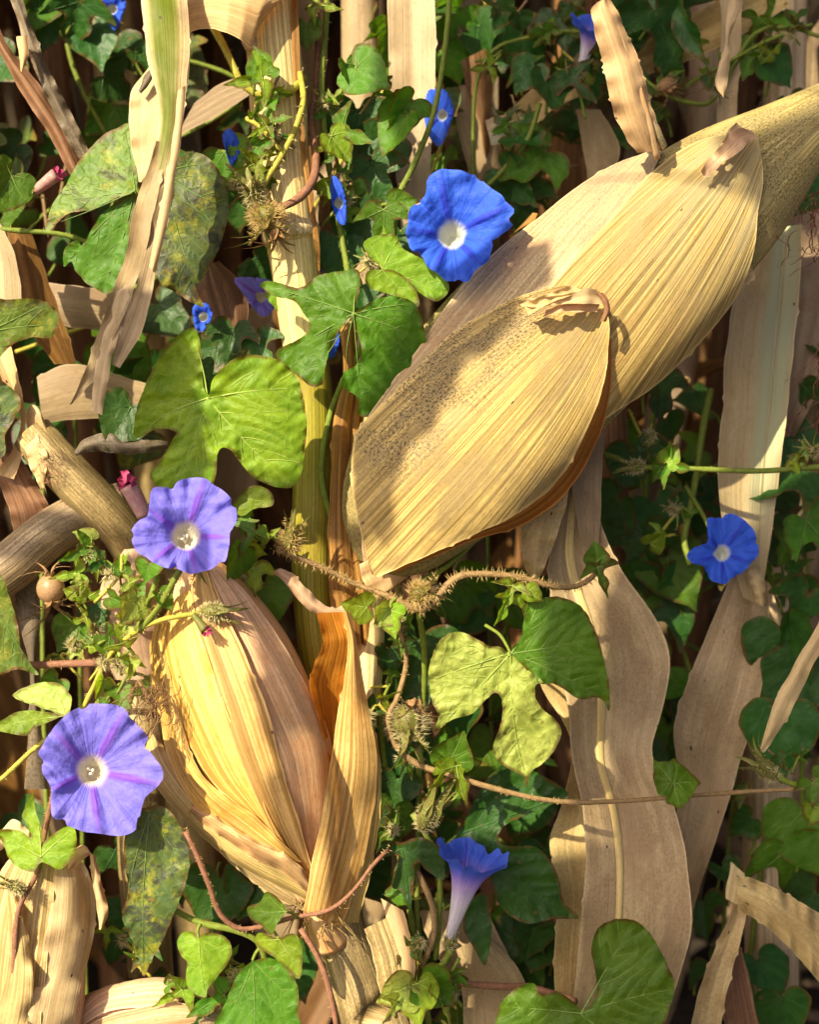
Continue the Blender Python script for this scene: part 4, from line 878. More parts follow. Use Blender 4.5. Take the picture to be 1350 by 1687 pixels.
sheet('husk', ear4, M['husk_in'], [(330, 1660), (280, 1650), (220, 1662), (160, 1680), (116, 1720)], [(330, 1700), (280, 1720), (220, 1730), (170, 1740), (120, 1740)], depth=e4, lift=10, n=40, m=15)

# ---------------------------------------------------------------- vines
VN = M['vein']; VP = M['vein_pale']; VD = M['vein_deep']
def hero(parent, mat, out, c, tips, w, stem=None, sm='stem_green', **k):
    vm = k.pop('vm', {'deep': VD, 'lime': VP, 'lime_pale': VP}.get(mat, VN))
    o = leaf(parent, M[mat], out, c, tips, w, vm=vm, **k)
    if stem is not None: petiole(parent, (c[0], c[1], w - 1), stem, sm)
    return o

# vine on the broken stalk, with the two violet flowers
gv = ground_px(200, -40)
v1 = thing('morning_glory_vine', 'vine with two open violet flowers beside the golden ear', 'vine', gv)
vpath(v1, [(330, 1010, 150), (270, 1020, 150), (225, 1040, 130), (180, 1080, 110), (150, 1140, 100), (120, 1190, 90), (60, 1230, 90), (0, 1285, 90), (-60, 1330, 80), (-60, 1600, 20)], 4, 'stem_yellow', 360, 6, 'hair_pale', ground=ground_px(-40, 0))
vpath(v1, [(48, 1096, 70), (100, 1094, 78), (160, 1092, 104)], 6, 'stem_red', 30, 5)
vpath(v1, [(300, 930, 190), (285, 960, 180), (262, 1000, 160), (230, 1040, 130)], 5, 'stem_green', 60, 7)
vpath(v1, [(120, 1230, 110), (90, 1300, 80), (72, 1380, 80), (60, 1440, 100), (30, 1500, 130), (22, 1600, 130), (12, 1740, 120)], 4.2, 'stem_red', 120, 6)
vpath(v1, [(225, 1040, 130), (260, 940, 140), (230, 880, 130), (250, 830, 110), (320, 700, 110), (342, 655, 130)], 4.5, 'stem_green', 60, 6)
F2o = [(245, 832), (252, 805), (285, 800), (300, 790), (335, 787), (352, 800), (378, 818), (390, 852), (378, 882), (376, 905), (370, 925), (345, 938), (318, 945), (295, 938), (270, 935), (240, 918), (224, 906), (216, 880), (228, 858), (242, 850)]
f2, b2 = flower(v1, 'violet', (306, 884), F2o, 232, tilt=(.05, .28), rt=20, depth=48, tube_dir=(-4, 42, -64), label='open violet flower over the tip of the golden ear', phase=-1.25, ruff=7, folds=10, seed=5)
calyx(f2, b2 + np.array([0, 4, -2]), (0, -.5, .75), 40, hairs=80)
F3o = [(96, 1190), (130, 1164), (176, 1160), (203, 1165), (216, 1182), (240, 1210), (244, 1230), (258, 1250), (270, 1278), (262, 1292), (240, 1310), (236, 1322), (230, 1345), (226, 1362), (205, 1376), (170, 1374), (140, 1370), (108, 1360), (88, 1344), (84, 1320), (84, 1300), (72, 1275), (64, 1248), (70, 1232), (78, 1212)]
f3, b3 = flower(v1, 'violet', (150, 1270), F3o, 176, tilt=(-.10, .05), rt=20, depth=44, tube_dir=(16, 20, -80), label='large open violet flower with a purple star', phase=-1.06, ruff=6.5, folds=9, seed=8)
calyx(f3, b3, (-.2, -.2, .9), 40, hairs=60)
# spent pink flower, seed pods, hairy clusters
def spent(parent, a, b, r0, r1, tipmat='spent_tip', mat='spent', nm='spent_flower', label=None):
    a, b = np.array(a, float), np.array(b, float)
    o = tube(nm, parent, M[mat], W([a, (a + b) / 2, b]), np.array([r0, (r0 + r1) / 2, r1]) * S, 12, n=10, label=label)
    VV, FF = [], []
    d = (b - a) / np.linalg.norm(b - a)
    for i in range(16):
        an = i * 2.4; u = np.array([math.cos(an), math.sin(an), math.sin(an * 1.7)]); p = b + u * r1 * .5; q = p + d * R.uniform(.3, 1.1) * r1 + u * R.uniform(0, .5) * r1; bb = len(VV)
        for s_ in np.linspace(0, 1, 5):
            cc = p * (1 - s_) + q * s_ + u * math.sin(s_ * 3) * r1 * .3; sd = np.cross(d, u) * r1 * .45 * (1 - s_ * .6)
            VV += [cc - sd, cc, cc + sd]
        FF += [tuple(bb + k for k in f) for f in gridf(5, 3)]
    mk('shrivelled_tip', W(VV), FF, M[tipmat], o, uv=np.array(VV)[:, :2] / 30)
    return o
s1 = spent(v1, (238, 850, 120), (212, 800, 130), 12, 15, label='pink shrivelled spent flower')
calyx(s1, (242, 858, 118), (-.4, -.8, .2), 26, hairs=30, belly=False, spread=.2)
def pod(parent, x, y, w, r, dryc=True, label=None):
    VV, FF = [], []; nn, ns = 14, 20
    for i in range(nn):
        t = math.pi * i / (nn - 1)
        for j in range(ns):
            a = 2 * math.pi * j / ns; rr_ = r * (1 + .05 * math.cos(3 * a)) * math.sin(t)
            VV.append((x + rr_ * math.cos(a), y - r * math.cos(t) * 1.02, w + rr_ * math.sin(a)))
    o = mk('seed_pod', W(VV), gridf(nn, ns, True), M['pod'], parent, uv=np.array(VV)[:, :2] / 60, label=label)
    calyx(o, (x, y + r * .7, w), (.2, .75, .3), r * 1.9, 'sepal_dry', 6, 120, 'hair', .9, 1.4, .4, belly=False)
    calyx(o, (x, y - r * .8, w + r * .3), (-.2, -.8, .3), r * 1.3, 'sepal_dry', 5, 30, 'hair', .6, 1.2, .4, belly=False)
    return o
pod(v1, 82, 970, 70, 24, label='round brown seed pod with curled dry sepals')
calyx(v1, (350, 1008, 168), (.6, .05, .1), 62, hairs=170, hm='hair_pale', spread=.2, curl=.3, name='hairy_bud', label='hairy bud with dark sepals over the husk')
spent(v1, (318, 1012, 180), (338, 1038, 186), 4, 8, mat='sepal', nm='bud')
tg = tube('dry_tendril', v1, M['sepal_dry'], W([(226, 1120, 140), (240, 1140, 150), (252, 1165, 156), (262, 1180, 150)]), np.array([2, 3, 3, 2]) * S, 6, n=14, label='tangle of dry curled tendrils')
VV, FF = [], []
for i in range(60):
    p = np.array([R.gauss(246, 14), R.gauss(1155, 18), 156 + R.uniform(-10, 12)]); a0 = R.uniform(0, 6.28); pts = [p]; kk = R.uniform(-.7, .7)
    for k in range(9): a0 += kk + R.uniform(-.4, .4); pts.append(pts[-1] + np.array([math.cos(a0) * 6, math.sin(a0) * 6, R.uniform(-3, 3)]))
    B = crs(np.array(pts), 22); b = len(VV)
    for q in B: VV += [q + (-1.0, 0, 0), q + (0, 0, 1.2), q + (1.0, .6, 0)]
    FF += [tuple(b + k for k in f) for f in gridf(len(B), 3, True)]
mk('curled_fibres', W(VV), FF, M['sepal_dry'], tg, uv=np.array(VV)[:, :2] / 100, kind='stuff')
calyx(v1, (322, 930, 178), (.3, .7, .2), 36, 'sepal', 4, 60, name='hairy_bud', belly=True)
calyx(v1, (28, 1462, 132), (-.6, -.2, .2), 44, 'sepal', 5, 90, 'hair_pale', .15, .2, .32, name='hairy_bud', label='small yellow-green bud with a red tip')
# leaves
hero(v1, 'lime', [(345, 650), (352, 622), (385, 592), (430, 585), (470, 600), (495, 635), (505, 690), (502, 750), (490, 795), (462, 804), (420, 788), (396, 762), (380, 742), (366, 738), (358, 748), (356, 780), (345, 806), (312, 818), (275, 815), (250, 792), (249, 778), (270, 750), (284, 724), (290, 712), (262, 706), (222, 722), (222, 690), (236, 640), (256, 600), (282, 562), (314, 540), (328, 556), (332, 600), (336, 640)], (342, 656), [(475, 795), (285, 805), (230, 712), (490, 640), (318, 556)], 152, tilt=(.08, -.05), cup=-.12, stem=(320, 700, 110), wave=1.4, label='large bright three-lobed leaf with sunlit right lobe', sp=5)
hero(v1, 'lime', [(382, 838), (395, 812), (420, 800), (445, 808), (450, 832), (420, 838), (400, 850)], (400, 820), [(446, 826)], 100, tilt=(.1, .1))
hero(v1, 'sick', [(215, 205), (221, 260), (223, 312), (190, 326), (150, 345), (112, 352), (76, 382), (84, 340), (105, 308), (130, 265), (165, 226), (190, 212)], (222, 314), [(80, 372), (205, 215), (110, 330)], 90, tilt=(.1, .15), cup=-.1, label='mottled half-lit leaf lobe left of the hanging leaf', stem=(250, 400, 30))
hero(v1, 'green', [(222, 318), (216, 372), (205, 430), (184, 482), (150, 472), (126, 448), (118, 430), (104, 440), (106, 410), (125, 395), (135, 405), (150, 380), (168, 352), (190, 335)], (220, 318), [(170, 475), (110, 432)], 80, tilt=(.12, -.05), fold=.1)
hero(v1, 'sick_dark', [(290, 262), (320, 252), (346, 262), (366, 290), (377, 330), (372, 372), (356, 420), (332, 462), (322, 476), (336, 505), (312, 496), (285, 480), (262, 462), (252, 430), (254, 380), (262, 320), (272, 280)], (268, 285), [(330, 498), (372, 340), (260, 440), (346, 270)], 88, tilt=(-.1, .05), cup=-.1, stem=(300, 420, 30), label='blotched dark leaf right of the hanging leaf', wave=1.5)
hero(v1, 'sick', [(-40, 500), (20, 494), (60, 492), (88, 506), (96, 530), (84, 556), (50, 556), (20, 568), (-10, 598), (-40, 610)], (-30, 550), [(92, 535), (70, 500), (10, 580)], 110, tilt=(-.05, -.25), label='mottled green leaf cut by the frame')
hero(v1, 'sick_dark', [(-40, 620), (0, 626), (24, 645), (34, 665), (24, 690), (8, 715), (6, 750), (-40, 750)], (-36, 690), [(30, 668), (6, 740)], 70)
hero(v1, 'sick', [(-40, 940), (2, 948), (14, 980), (28, 1025), (36, 1075), (64, 1112), (30, 1102), (0, 1112), (-40, 1110)], (-36, 960), [(60, 1110), (20, 1010)], 130, tilt=(-.15, 0), label='dark leaf with a dry pointed tip at the edge')
hero(v1, 'lime_pale', [(20, 1146), (45, 1130), (72, 1124), (100, 1128), (116, 1146), (116, 1166), (106, 1180), (80, 1170), (50, 1160)], (108, 1178), [(24, 1146), (90, 1132)], 120, tilt=(.1, .2), stem=(115, 1195, 90))
hero(v1, 'lime', [(-20, 1200), (0, 1188), (30, 1172), (70, 1172), (100, 1178), (84, 1188), (60, 1198), (40, 1212), (0, 1205)], (104, 1180), [(-10, 1200)], 110, tilt=(0, .3))
hero(v1, 'lime', [(66, 1414), (70, 1390), (90, 1372), (118, 1360), (127, 1385), (120, 1412), (98, 1432), (80, 1424), (66, 1420), (52, 1436), (20, 1422), (4, 1390), (-6, 1368), (30, 1368), (52, 1380), (40, 1352), (36, 1344), (52, 1306), (60, 1340), (70, 1375), (66, 1400)], (67, 1412), [(118, 1368), (0, 1374), (52, 1315)], 130, tilt=(.1, .1), stem=(66, 1430, 95), label='small three-lobed leaf over the crumpled ear')
hero(v1, 'sick_dark', [(225, 1335), (268, 1328), (296, 1360), (311, 1410), (306, 1455), (285, 1510), (270, 1545), (250, 1580), (236, 1608), (226, 1570), (206, 1528), (200, 1505), (212, 1470), (206, 1430), (204, 1385), (212, 1352)], (246, 1340), [(236, 1600), (304, 1420), (206, 1500)], 130, tilt=(-.1, .05), cup=-.15, label='long blotched yellow-green leaf hanging below the golden ear', wave=1.5)
for a in ((225, 985, 150, 40, 40, 20, 30, 'h', 'lime_pale'), (262, 978, 160, 26, -30, 0, 40, 'h', 'green'), (245, 930, 150, 30, 10, 40, 0, 'h', 'green'), (140, 905, 110, 34, 70, 20, 10, 'n', 'green'), (170, 925, 110, 30, 60, 40, 0, 'n', 'deep'), (130, 945, 100, 34, 80, 10, 0, 'n', 'lime'),
          (200, 1060, 140, 26, 160, 30, 0, 'n', 'lime'), (215, 1090, 140, 24, 20, 30, 30, 'n', 'lime'), (180, 1050, 134, 22, 90, 20, 0, 'n', 'green'), (170, 1120, 100, 26, 20, 0, 40, 'h', 'lime'), (200, 1140, 90, 34, 0, 20, 0, '3', 'green'), (95, 1120, 60, 30, 40, 0, 0, 'h', 'green'),
          (230, 1130, 120, 24, -20, 10, 30, 'h', 'green'), (420, 875, 120, 40, 20, 20, -40, 'n', 'green'), (395, 905, 110, 44, 20, 0, 50, 'h', 'green'), (420, 935, 90, 34, 0, 0, 0, '3', 'lime'), (120, 1030, 20, 40, 30, 20, 0, 'h', 'green'), (150, 1000, 10, 36, -30, 20, 0, 'h', 'deep'), (40, 900, 20, 30, 0, 0, 0, '3', 'deep'),
          (20, 290, 60, 60, 40, 20, 20, 'h', 'green'), (435, 960, 40, 58, -10, 0, 10, 'h', 'green'), (400, 700, 20, 40, 0, 0, 0, 'h', 'deep'), (215, 670, 60, 60, 30, 10, 0, 'h', 'deep')):
    tleaf(v1, a[0], a[1], a[2], a[3], a[4], a[5], a[6], a[7], a[8], stem=(a[0] + R.uniform(-24, 24), a[1] + R.uniform(6, 34), a[2] - 20))
# small spent bud upper left
s2 = spent(v1, (48, 322, 40), (92, 288, 50), 7, 11, label='faded pinkish bud at the left edge')
calyx(s2, (44, 326, 38), (.7, -.5, .2), 34, hairs=50, spread=.5)
vpath(v1, [(-30, 375, 30), (30, 380, 30), (110, 388, 30), (200, 420, 10)], 4, 'stem_green', 40, 5)

# vine twining round the upright stalk, with the big blue flower
gs = ground_px(560, 30)
v2 = thing('morning_glory_vine', 'vine twining round the pale upright stalk, with the largest blue flower', 'vine', ground_px(700, -60))
vpath(v2, [(335, 20, 20), (360, 60, 40), (384, 108, 60), (400, 140, 60), (440, 160, 56), (480, 148, 52), (500, 128, 10)], 6, 'stem_yellow', 60, 7, 'hair_pale')
vpath(v2, [(494, 120, 30), (500, 165, 52), (486, 215, 60), (462, 260, 64), (436, 300, 70), (420, 330, 76)], 5, 'stem_yellow', 60, 7, 'hair_pale')
vpath(v2, [(440, 345, 70), (472, 338, 66), (500, 320, 60), (518, 290, 44), (520, 250, 20), (512, 200, -10), (520, 150, -30), (524, 80, -30), (520, -40, -30)], [6, 7, 7, 6, 5, 5, 4], 'stem_red', 40, 5, 'hair')
vpath(v2, [(405, 195, 64), (430, 210, 68), (455, 240, 70), (470, 250, 60)], 4, 'stem_yellow', 20, 5)
vpath(v2, [(541, -40, -20), (536, 60, -24), (530, 140, -20), (536, 230, -20), (552, 330, -20), (570, 430, 0), (583, 515, 90)], 5, 'stem_green', 60, 6)
vpath(v2, [(742, -40, 40), (738, 40, 40), (728, 120, 30), (714, 190, 24), (696, 240, 20), (676, 285, 14), (656, 325, 10), (650, 380, 20), (640, 430, 40)], 4.5, 'stem_green', 80, 4, 'hair_pale')
vpath(v2, [(583, 515, 90), (600, 560, 40), (560, 640, 20), (540, 700, 22), (530, 780, 26), (548, 860, 20), (600, 1000, -20), (640, 1300, -50), (690, 1600, -60)], 5, 'stem_green', 60, 5, ground=ground_px(700, -60))
F1o = [(700, 322), (704, 292), (722, 278), (740, 280), (765, 283), (788, 290), (800, 303), (826, 322), (832, 330), (850, 346), (838, 362), (845, 372), (822, 390), (812, 402), (806, 428), (790, 440), (768, 462), (742, 464), (728, 455), (706, 440), (696, 424), (676, 408), (669, 384), (672, 366), (676, 345)]
f1, b1 = flower(v2, 'blue', (744, 388), F1o, 150, tilt=(.10, .12), rt=18, depth=48, tube_dir=(20, 50, -70), label='largest blue flower, resting on the big ear', phase=-1.75, ruff=6, folds=9, stam=False, seed=21)
calyx(f1, b1, (-.2, -.6, .6), 40)
hero(v2, 'green', [(583, 512), (592, 480), (592, 446), (566, 446), (526, 454), (494, 474), (462, 466), (440, 462), (428, 470), (452, 488), (484, 496), (500, 516), (512, 540), (490, 560), (460, 574), (455, 590), (470, 604), (492, 622), (512, 636), (532, 632), (536, 604), (548, 566), (570, 530)], (583, 516), [(434, 470), (510, 630), (588, 450), (465, 585)], 124, tilt=(.1, -.06), cup=-.1, stem=(590, 530, 60), label='lobed leaf lying across the upright stalk', wave=1.4, sp=5)
hero(v2, 'green', [(584, 520), (606, 500), (640, 488), (676, 494), (694, 520), (700, 560), (690, 598), (668, 632), (650, 668), (622, 684), (600, 687), (588, 682), (592, 664), (582, 650), (566, 636), (566, 614), (586, 602), (596, 582), (590, 550)], (583, 517), [(600, 684), (694, 560), (570, 620), (676, 500)], 124, tilt=(-.06, -.1), cup=-.15, wave=1.8, label='round-lobed leaf with a sunlit ragged edge by the ear', sp=5)
hero(v2, 'lime', [(628, 442), (602, 412), (600, 398), (622, 388), (650, 386), (660, 402), (668, 412), (700, 428), (730, 452), (741, 478), (722, 497), (700, 488), (672, 468), (650, 456)], (630, 443), [(732, 488), (606, 398), (656, 392)], 100, tilt=(-.05, .1), fold=.15)
hero(v2, 'lime', [(630, 444), (650, 446), (676, 464), (690, 488), (688, 508), (668, 494), (640, 484), (612, 476), (602, 462), (606, 448)], (630, 445), [(688, 502), (608, 462)], 108, tilt=(.0, -.2), cup=.1)
for a in ((586, 112, 10, 54, -60, 30, 0, 'h', 'green'), (570, 105, 0, 40, -20, 0, 50, 'h', 'green'), (560, 215, 20, 46, -70, 30, 0, 'n', 'green'), (545, 225, 30, 40, -40, 0, 30, 'h', 'lime'), (612, 268, -20, 56, -20, 0, 0, '3', 'deep'), (680, 165, 0, 48, 40, 0, 30, 'h', 'green'), (672, 190, 6, 60, 32, 0, -50, 'h', 'green'),
          (632, 345, 40, 46, 0, -10, 0, '3', 'green'), (648, 336, 34, 30, -100, 0, 0, 'h', 'green'), (596, 350, -60, 60, 20, 0, 0, 'h', 'deep'), (560, 400, -40, 54, 10, 0, 0, 'h', 'deep'), (600, 470, -40, 60, 0, 0, 0, '3', 'deep'), (590, 180, -120, 74, 0, 0, 0, 'h', 'deep'), (640, 230, -120, 60, 40, 0, 0, 'h', 'deep'), (660, 380, -40, 40, 0, 20, 0, 'h', 'deep'),
          (505, 40, -10, 34, 0, 10, 0, 'h', 'green'), (520, 8, 0, 30, -80, 10, 0, 'n', 'lime'), (432, 128, 84, 42, 80, 10, 10, 'n', 'lime'), (436, 122, 84, 36, 160, 0, 10, 'h', 'green'), (440, 208, 80, 24, 60, 10, 0, 'n', 'lime'), (418, 270, 70, 34, 60, 0, 20, 'n', 'lime'), (370, 250, 30, 54, -30, 10, 0, 'h', 'green'),
          (385, 540, 10, 46, 10, 0, 0, '3', 'deep'), (360, 570, 0, 40, 80, 0, 0, '3', 'deep'), (420, 560, 0, 44, -20, 20, 0, '3', 'deep'), (460, 480, 10, 26, 0, 0, 0, 'h', 'lime')):
    tleaf(v2, *a[:9][:3], a[3], a[4], a[5], a[6], a[7], a[8], stem=(a[0] + R.uniform(-30, 30), a[1] + R.uniform(-6, 40), a[2] - 24))
calyx(v2, (420, 320, 84), (-.3, -.8, .3), 66, 'sepal', 7, 160, 'hair_pale', .35, .8, .24, hl=1.5, name='hairy_bud', label='pale bud with curled sepals against the stalk')
calyx(v2, (440, 355, 80), (.1, .8, .3), 66, 'sepal', 7, 420, 'hair', .5, 1.2, .5, hl=1.8, name='hairy_bud', label='hairy brown seed cluster against the stalk')
calyx(v2, (455, 380, 90), (.1, .8, .3), 44, 'sepal_dry', 7, 100, 'hair', .5, 1.6, .4, name='dry_sepals', belly=False)
s3, _ = flower(v2, 'blue', (380, 250), [(366, 225), (372, 213), (384, 216), (396, 240), (390, 262), (380, 272), (372, 250)], 40, rt=6, depth=10, tube_dir=(6, 40, -10), nth=40, stam=False, label='half-open blue bud left of the stalk')
for (x, y, w_, o_, lab, mt) in ((730, 190, -120, [(712, 145), (735, 150), (748, 180), (742, 205), (728, 238), (714, 236), (700, 200), (702, 160)], 'blue flower partly behind the pale leaf', 'blue'),
                            (558, 335, 12, [(546, 292), (560, 298), (570, 330), (570, 368), (556, 364), (546, 330)], 'blue flower edge between dark leaves', 'blue'),
                            (430, 490, -46, [(386, 458), (430, 458), (460, 470), (458, 500), (436, 522), (415, 505), (398, 480)], 'violet-blue flower behind the stalk', 'violet'),
                            (335, 522, -30, [(318, 505), (340, 500), (350, 520), (335, 545), (322, 540)], 'blue flower petals low behind the blotched leaf', 'blue'),
                            (545, 565, -10, [(520, 530), (550, 535), (560, 560), (548, 590), (528, 580)], 'blue flower hidden behind the lobed leaf', 'blue'),
                            (530, 425, -80, [(516, 405), (540, 412), (546, 432), (530, 448), (518, 440)], 'small blue petals beside the stalk', 'blue'),
                            (185, 15, -200, [(160, -10), (200, -6), (206, 12), (190, 50), (176, 30)], 'blue flower far up behind the leaves', 'blue')):
    fo, bo = flower(v2, mt, (x, y), o_, w_, rt=7, depth=14, tube_dir=(6, 24, -40), nth=60, label=lab, stam=False, ruff=2)
    calyx(fo, bo, (-.1, -.4, .5), 24, hairs=20)

# hairy runner under the big ear with the bright centre leaf
v3 = thing('morning_glory_vine', 'hairy brown runner under the big ear carrying the brightest three-lobed leaf', 'vine', ground_px(690, -90))
vpath(v3, [(455, 905, 100), (500, 922, 100), (545, 942, 92), (590, 964, 86), (640, 982, 90), (690, 1004, 96), (716, 992, 100), (736, 965, 102), (762, 948, 102), (810, 946, 98), (860, 952, 90), (910, 966, 76), (950, 966, 66), (980, 948, 60), (990, 928, 58)], [4.2, 4.2, 4.5, 5.6, 5.6, 5, 4.4, 3.6], 'stem_brown', 700, 10)
vpath(v3, [(650, 985, 86), (660, 1040, 60), (670, 1090, 40), (655, 1150, 50), (640, 1180, 60), (650, 1225, 60), (690, 1260, 56), (740, 1275, 60), (790, 1292, 62), (850, 1308, 60), (900, 1318, 56), (960, 1322, 50), (1050, 1318, 40), (1150, 1310, 30), (1250, 1303, 30), (1310, 1300, 34), (1400, 1290, 30)], [4, 4, 5, 5, 4.5, 4, 3.8, 3.6, 3.4, 3.2], 'stem_brown', 320, 5)
vpath(v3, [(690, 1004, 90), (700, 1100, 20), (690, 1300, -40), (690, 1600, -80)], 5, 'stem_green', 60, 5, ground=ground_px(690, -90))
vpath(v3, [(690, 960, 40), (740, 930, 20), (790, 880, 0), (800, 850, -10)], 5, 'stem_green', 0)
hero(v3, 'lime_pale', [(846, 1072), (840, 1078), (826, 1066), (806, 1064), (790, 1054), (762, 1042), (736, 1046), (712, 1078), (707, 1118), (714, 1160), (722, 1180), (716, 1206), (745, 1186), (778, 1176), (795, 1158), (815, 1142), (826, 1150), (828, 1172), (824, 1200), (813, 1228), (820, 1252), (842, 1268), (862, 1280), (868, 1298), (876, 1272), (896, 1256), (916, 1234), (926, 1206), (914, 1184), (896, 1170), (884, 1150), (884, 1128), (896, 1124), (866, 1100)], (842, 1076), [(868, 1288), (722, 1198), (730, 1056), (712, 1120)], 112, tilt=(.06, -.08), cup=-.14, wave=1.6, quilt=1.4, stem=(800, 1030, 60), label='pale sunlit lobes of the brightest leaf', sp=4.6)
hero(v3, 'green', [(844, 1074), (858, 1050), (864, 1020), (862, 998), (886, 986), (926, 984), (958, 1000), (980, 1034), (994, 1080), (1003, 1120), (1006, 1150), (1004, 1172), (990, 1150), (956, 1152), (930, 1136), (908, 1126), (890, 1126), (874, 1110)], (843, 1077), [(1000, 1158), (980, 1050), (890, 990)], 113, tilt=(-.05, .04), cup=-.1, label='smooth green side lobe of the brightest leaf', sp=4.8)
for a in ((605, 1000, 108, 34, 100, 10, 20, 'h', 'lime'), (640, 1002, 112, 30, 40, 0, 30, 'h', 'lime_pale'), (644, 1005, 110, 34, -10, 0, -20, 'h', 'lime'), (846, 965, 110, 30, 20, 0, 0, 'n', 'lime'), (870, 975, 112, 22, -60, 0, 20, 'h', 'lime'), (838, 985, 108, 34, 24, 0, 40, 'n', 'lime'), (985, 935, 66, 34, -20, 0, 20, 'n', 'green'), (985, 925, 64, 26, 170, 0, 0, 'h', 'green'),
          (742, 1255, 76, 44, 200, 20, -10, 'h', 'green'), (752, 1262, 80, 46, -10, 10, 30, 'n', 'lime'), (735, 1262, 78, 34, 30, 0, 50, 'n', 'lime')):
    tleaf(v3, a[0], a[1], a[2], a[3], a[4], a[5], a[6], a[7], a[8], stem=(a[0] + R.uniform(-10, 10), a[1] + R.uniform(-20, -4), a[2] - 16))
calyx(v3, (478, 892, 110), (.2, -.8, .2), 58, 'sepal', 5, 200, 'hair', .25, .4, .3, hl=1.5, name='hairy_bud', label='bristly bud where the runner starts')
calyx(v3, (692, 978, 108), (.7, -.2, .2), 52, 'sepal', 6, 300, 'hair', .5, .7, .42, hl=1.5, name='hairy_bud', label='bristly round bud on the runner')
calyx(v3, (672, 1190, 60), (.15, .8, .2), 92, 'sepal', 6, 480, 'hair_pale', .3, .6, .40, hl=1.8, name='hairy_bud', label='large shaggy seed head in shadow')
calyx(v3, (682, 1155, 70), (.1, .6, .4), 50, 'sepal_dry', 6, 60, 'hair', .4, 1.2, .4, name='dry_sepals', belly=False)
calyx(v3, (705, 1345, 30), (.4, -.8, .1), 86, 'sepal', 6, 180, 'hair_pale', .25, .3, .26, name='hairy_bud', label='green bristly bud above the bell-shaped flower')

# vine with the bell seen from the side
v4 = thing('morning_glory_vine', 'shaded vine with a blue and white bell-shaped flower seen from the side', 'vine', ground_px(720, -100))
vpath(v4, [(745, 1560, 10), (730, 1590, 0), (700, 1600, -10), (700, 1640, -30), (710, 1720, -60)], 6, 'stem_green', 40, 5, ground=ground_px(720, -100))
vpath(v4, [(670, 1405, 0), (690, 1440, 10), (712, 1490, 14), (716, 1540, 10), (700, 1580, 0), (690, 1600, -10)], 5, 'stem_brown', 60, 4)
vpath(v4, [(680, 1340, 10), (705, 1380, 10), (724, 1430, 6), (724, 1500, 0), (718, 1580, -10)], 5, 'stem_green', 40, 4)
vpath(v4, [(755, 1620, -20), (820, 1625, -30), (880, 1628, -40), (950, 1650, 20)], 6, 'stem_red', 20, 4)
def bell(parent, foot, mouth, r1, r0, label):
    foot, mouth = np.array(foot, float), np.array(mouth, float); ax = mouth - foot; L = np.linalg.norm(ax); ax /= L
    u = np.cross(ax, (0, 0, 1.)); u /= np.linalg.norm(u); v = np.cross(u, ax)
    nth, k = 90, 34; th = np.linspace(0, 2 * math.pi, nth + 1); rows = []
    for q in np.linspace(0, 1, k):
        r = r0 + (r1 - r0) * (.22 * q + .30 * q ** 2.2 + .48 * q ** 7)
        fl = 1 + .05 * q * np.cos(5 * th) + .05 * q ** 6 * (sn(np.cos(th) * 3, np.sin(th) * 3, 3))
        rows.append(foot + ax * (L * q) + (np.cos(th) * r * fl)[:, None] * u + (np.sin(th) * r * fl)[:, None] * v + ax * ((r1 * .16 * q ** 8 * (np.cos(5 * th) * .6 + sn(np.cos(th) * 4, np.sin(th) * 4, 9)))[:, None]))
    A = np.array(rows); m = nth + 1
    uv2 = np.c_[np.tile(th / (2 * math.pi), k), np.repeat(np.linspace(0.02, 1, k) , m)]
    return mk('flower', W(A.reshape(-1, 3)), gridf(k, m), M['bell'], parent, A.reshape(-1, 3)[:, :2] / 100, uv2, label=label)
bf = bell(v4, (742, 1545, 16), (781, 1408, 62), 62, 8, 'blue and white bell-shaped flower seen from the side')
calyx(bf, (741, 1552, 14), (.28, -.9, .3), 46, 'sepal', 5, 60, 'hair_pale', .1, .1, .26)
hero(v4, 'deep', [(748, 1378), (772, 1342), (790, 1300), (826, 1262), (860, 1262), (900, 1280), (938, 1308), (915, 1322), (880, 1338), (846, 1352), (826, 1366), (822, 1384), (840, 1394), (880, 1394), (906, 1416), (922, 1450), (930, 1486), (955, 1512), (910, 1514), (872, 1522), (840, 1508), (818, 1480), (806, 1440), (800, 1404), (776, 1390)], (752, 1376), [(935, 1308), (948, 1508), (860, 1490)], -10, tilt=(.02, .03), cup=-.05, stem=(724, 1400, 0), label='big dark two-lobed leaf beside the bell-shaped flower')
hero(v4, 'deep', [(768, 1490), (800, 1468), (808, 1500), (810, 1540), (800, 1590), (780, 1560), (764, 1530)], (780, 1478), [(800, 1582)], -20, stem=(724, 1500, 0))
hero(v4, 'deep', [(664, 1388), (690, 1380), (720, 1392), (732, 1420), (732, 1450), (706, 1436), (688, 1420), (684, 1440), (680, 1470), (676, 1502), (660, 1470), (646, 1460), (650, 1430), (656, 1410), (632, 1412), (618, 1418), (626, 1388), (645, 1384)], (662, 1398), [(730, 1444), (674, 1494), (622, 1414)], 30, stem=(690, 1440, 10), label='small dark three-lobed leaf left of the bell-shaped flower')
hero(v4, 'deep', [(560, 1290 + 40), (640, 1300), (700, 1330), (690, 1350), (650, 1360)], (600, 1330), [(695, 1340)], -60)
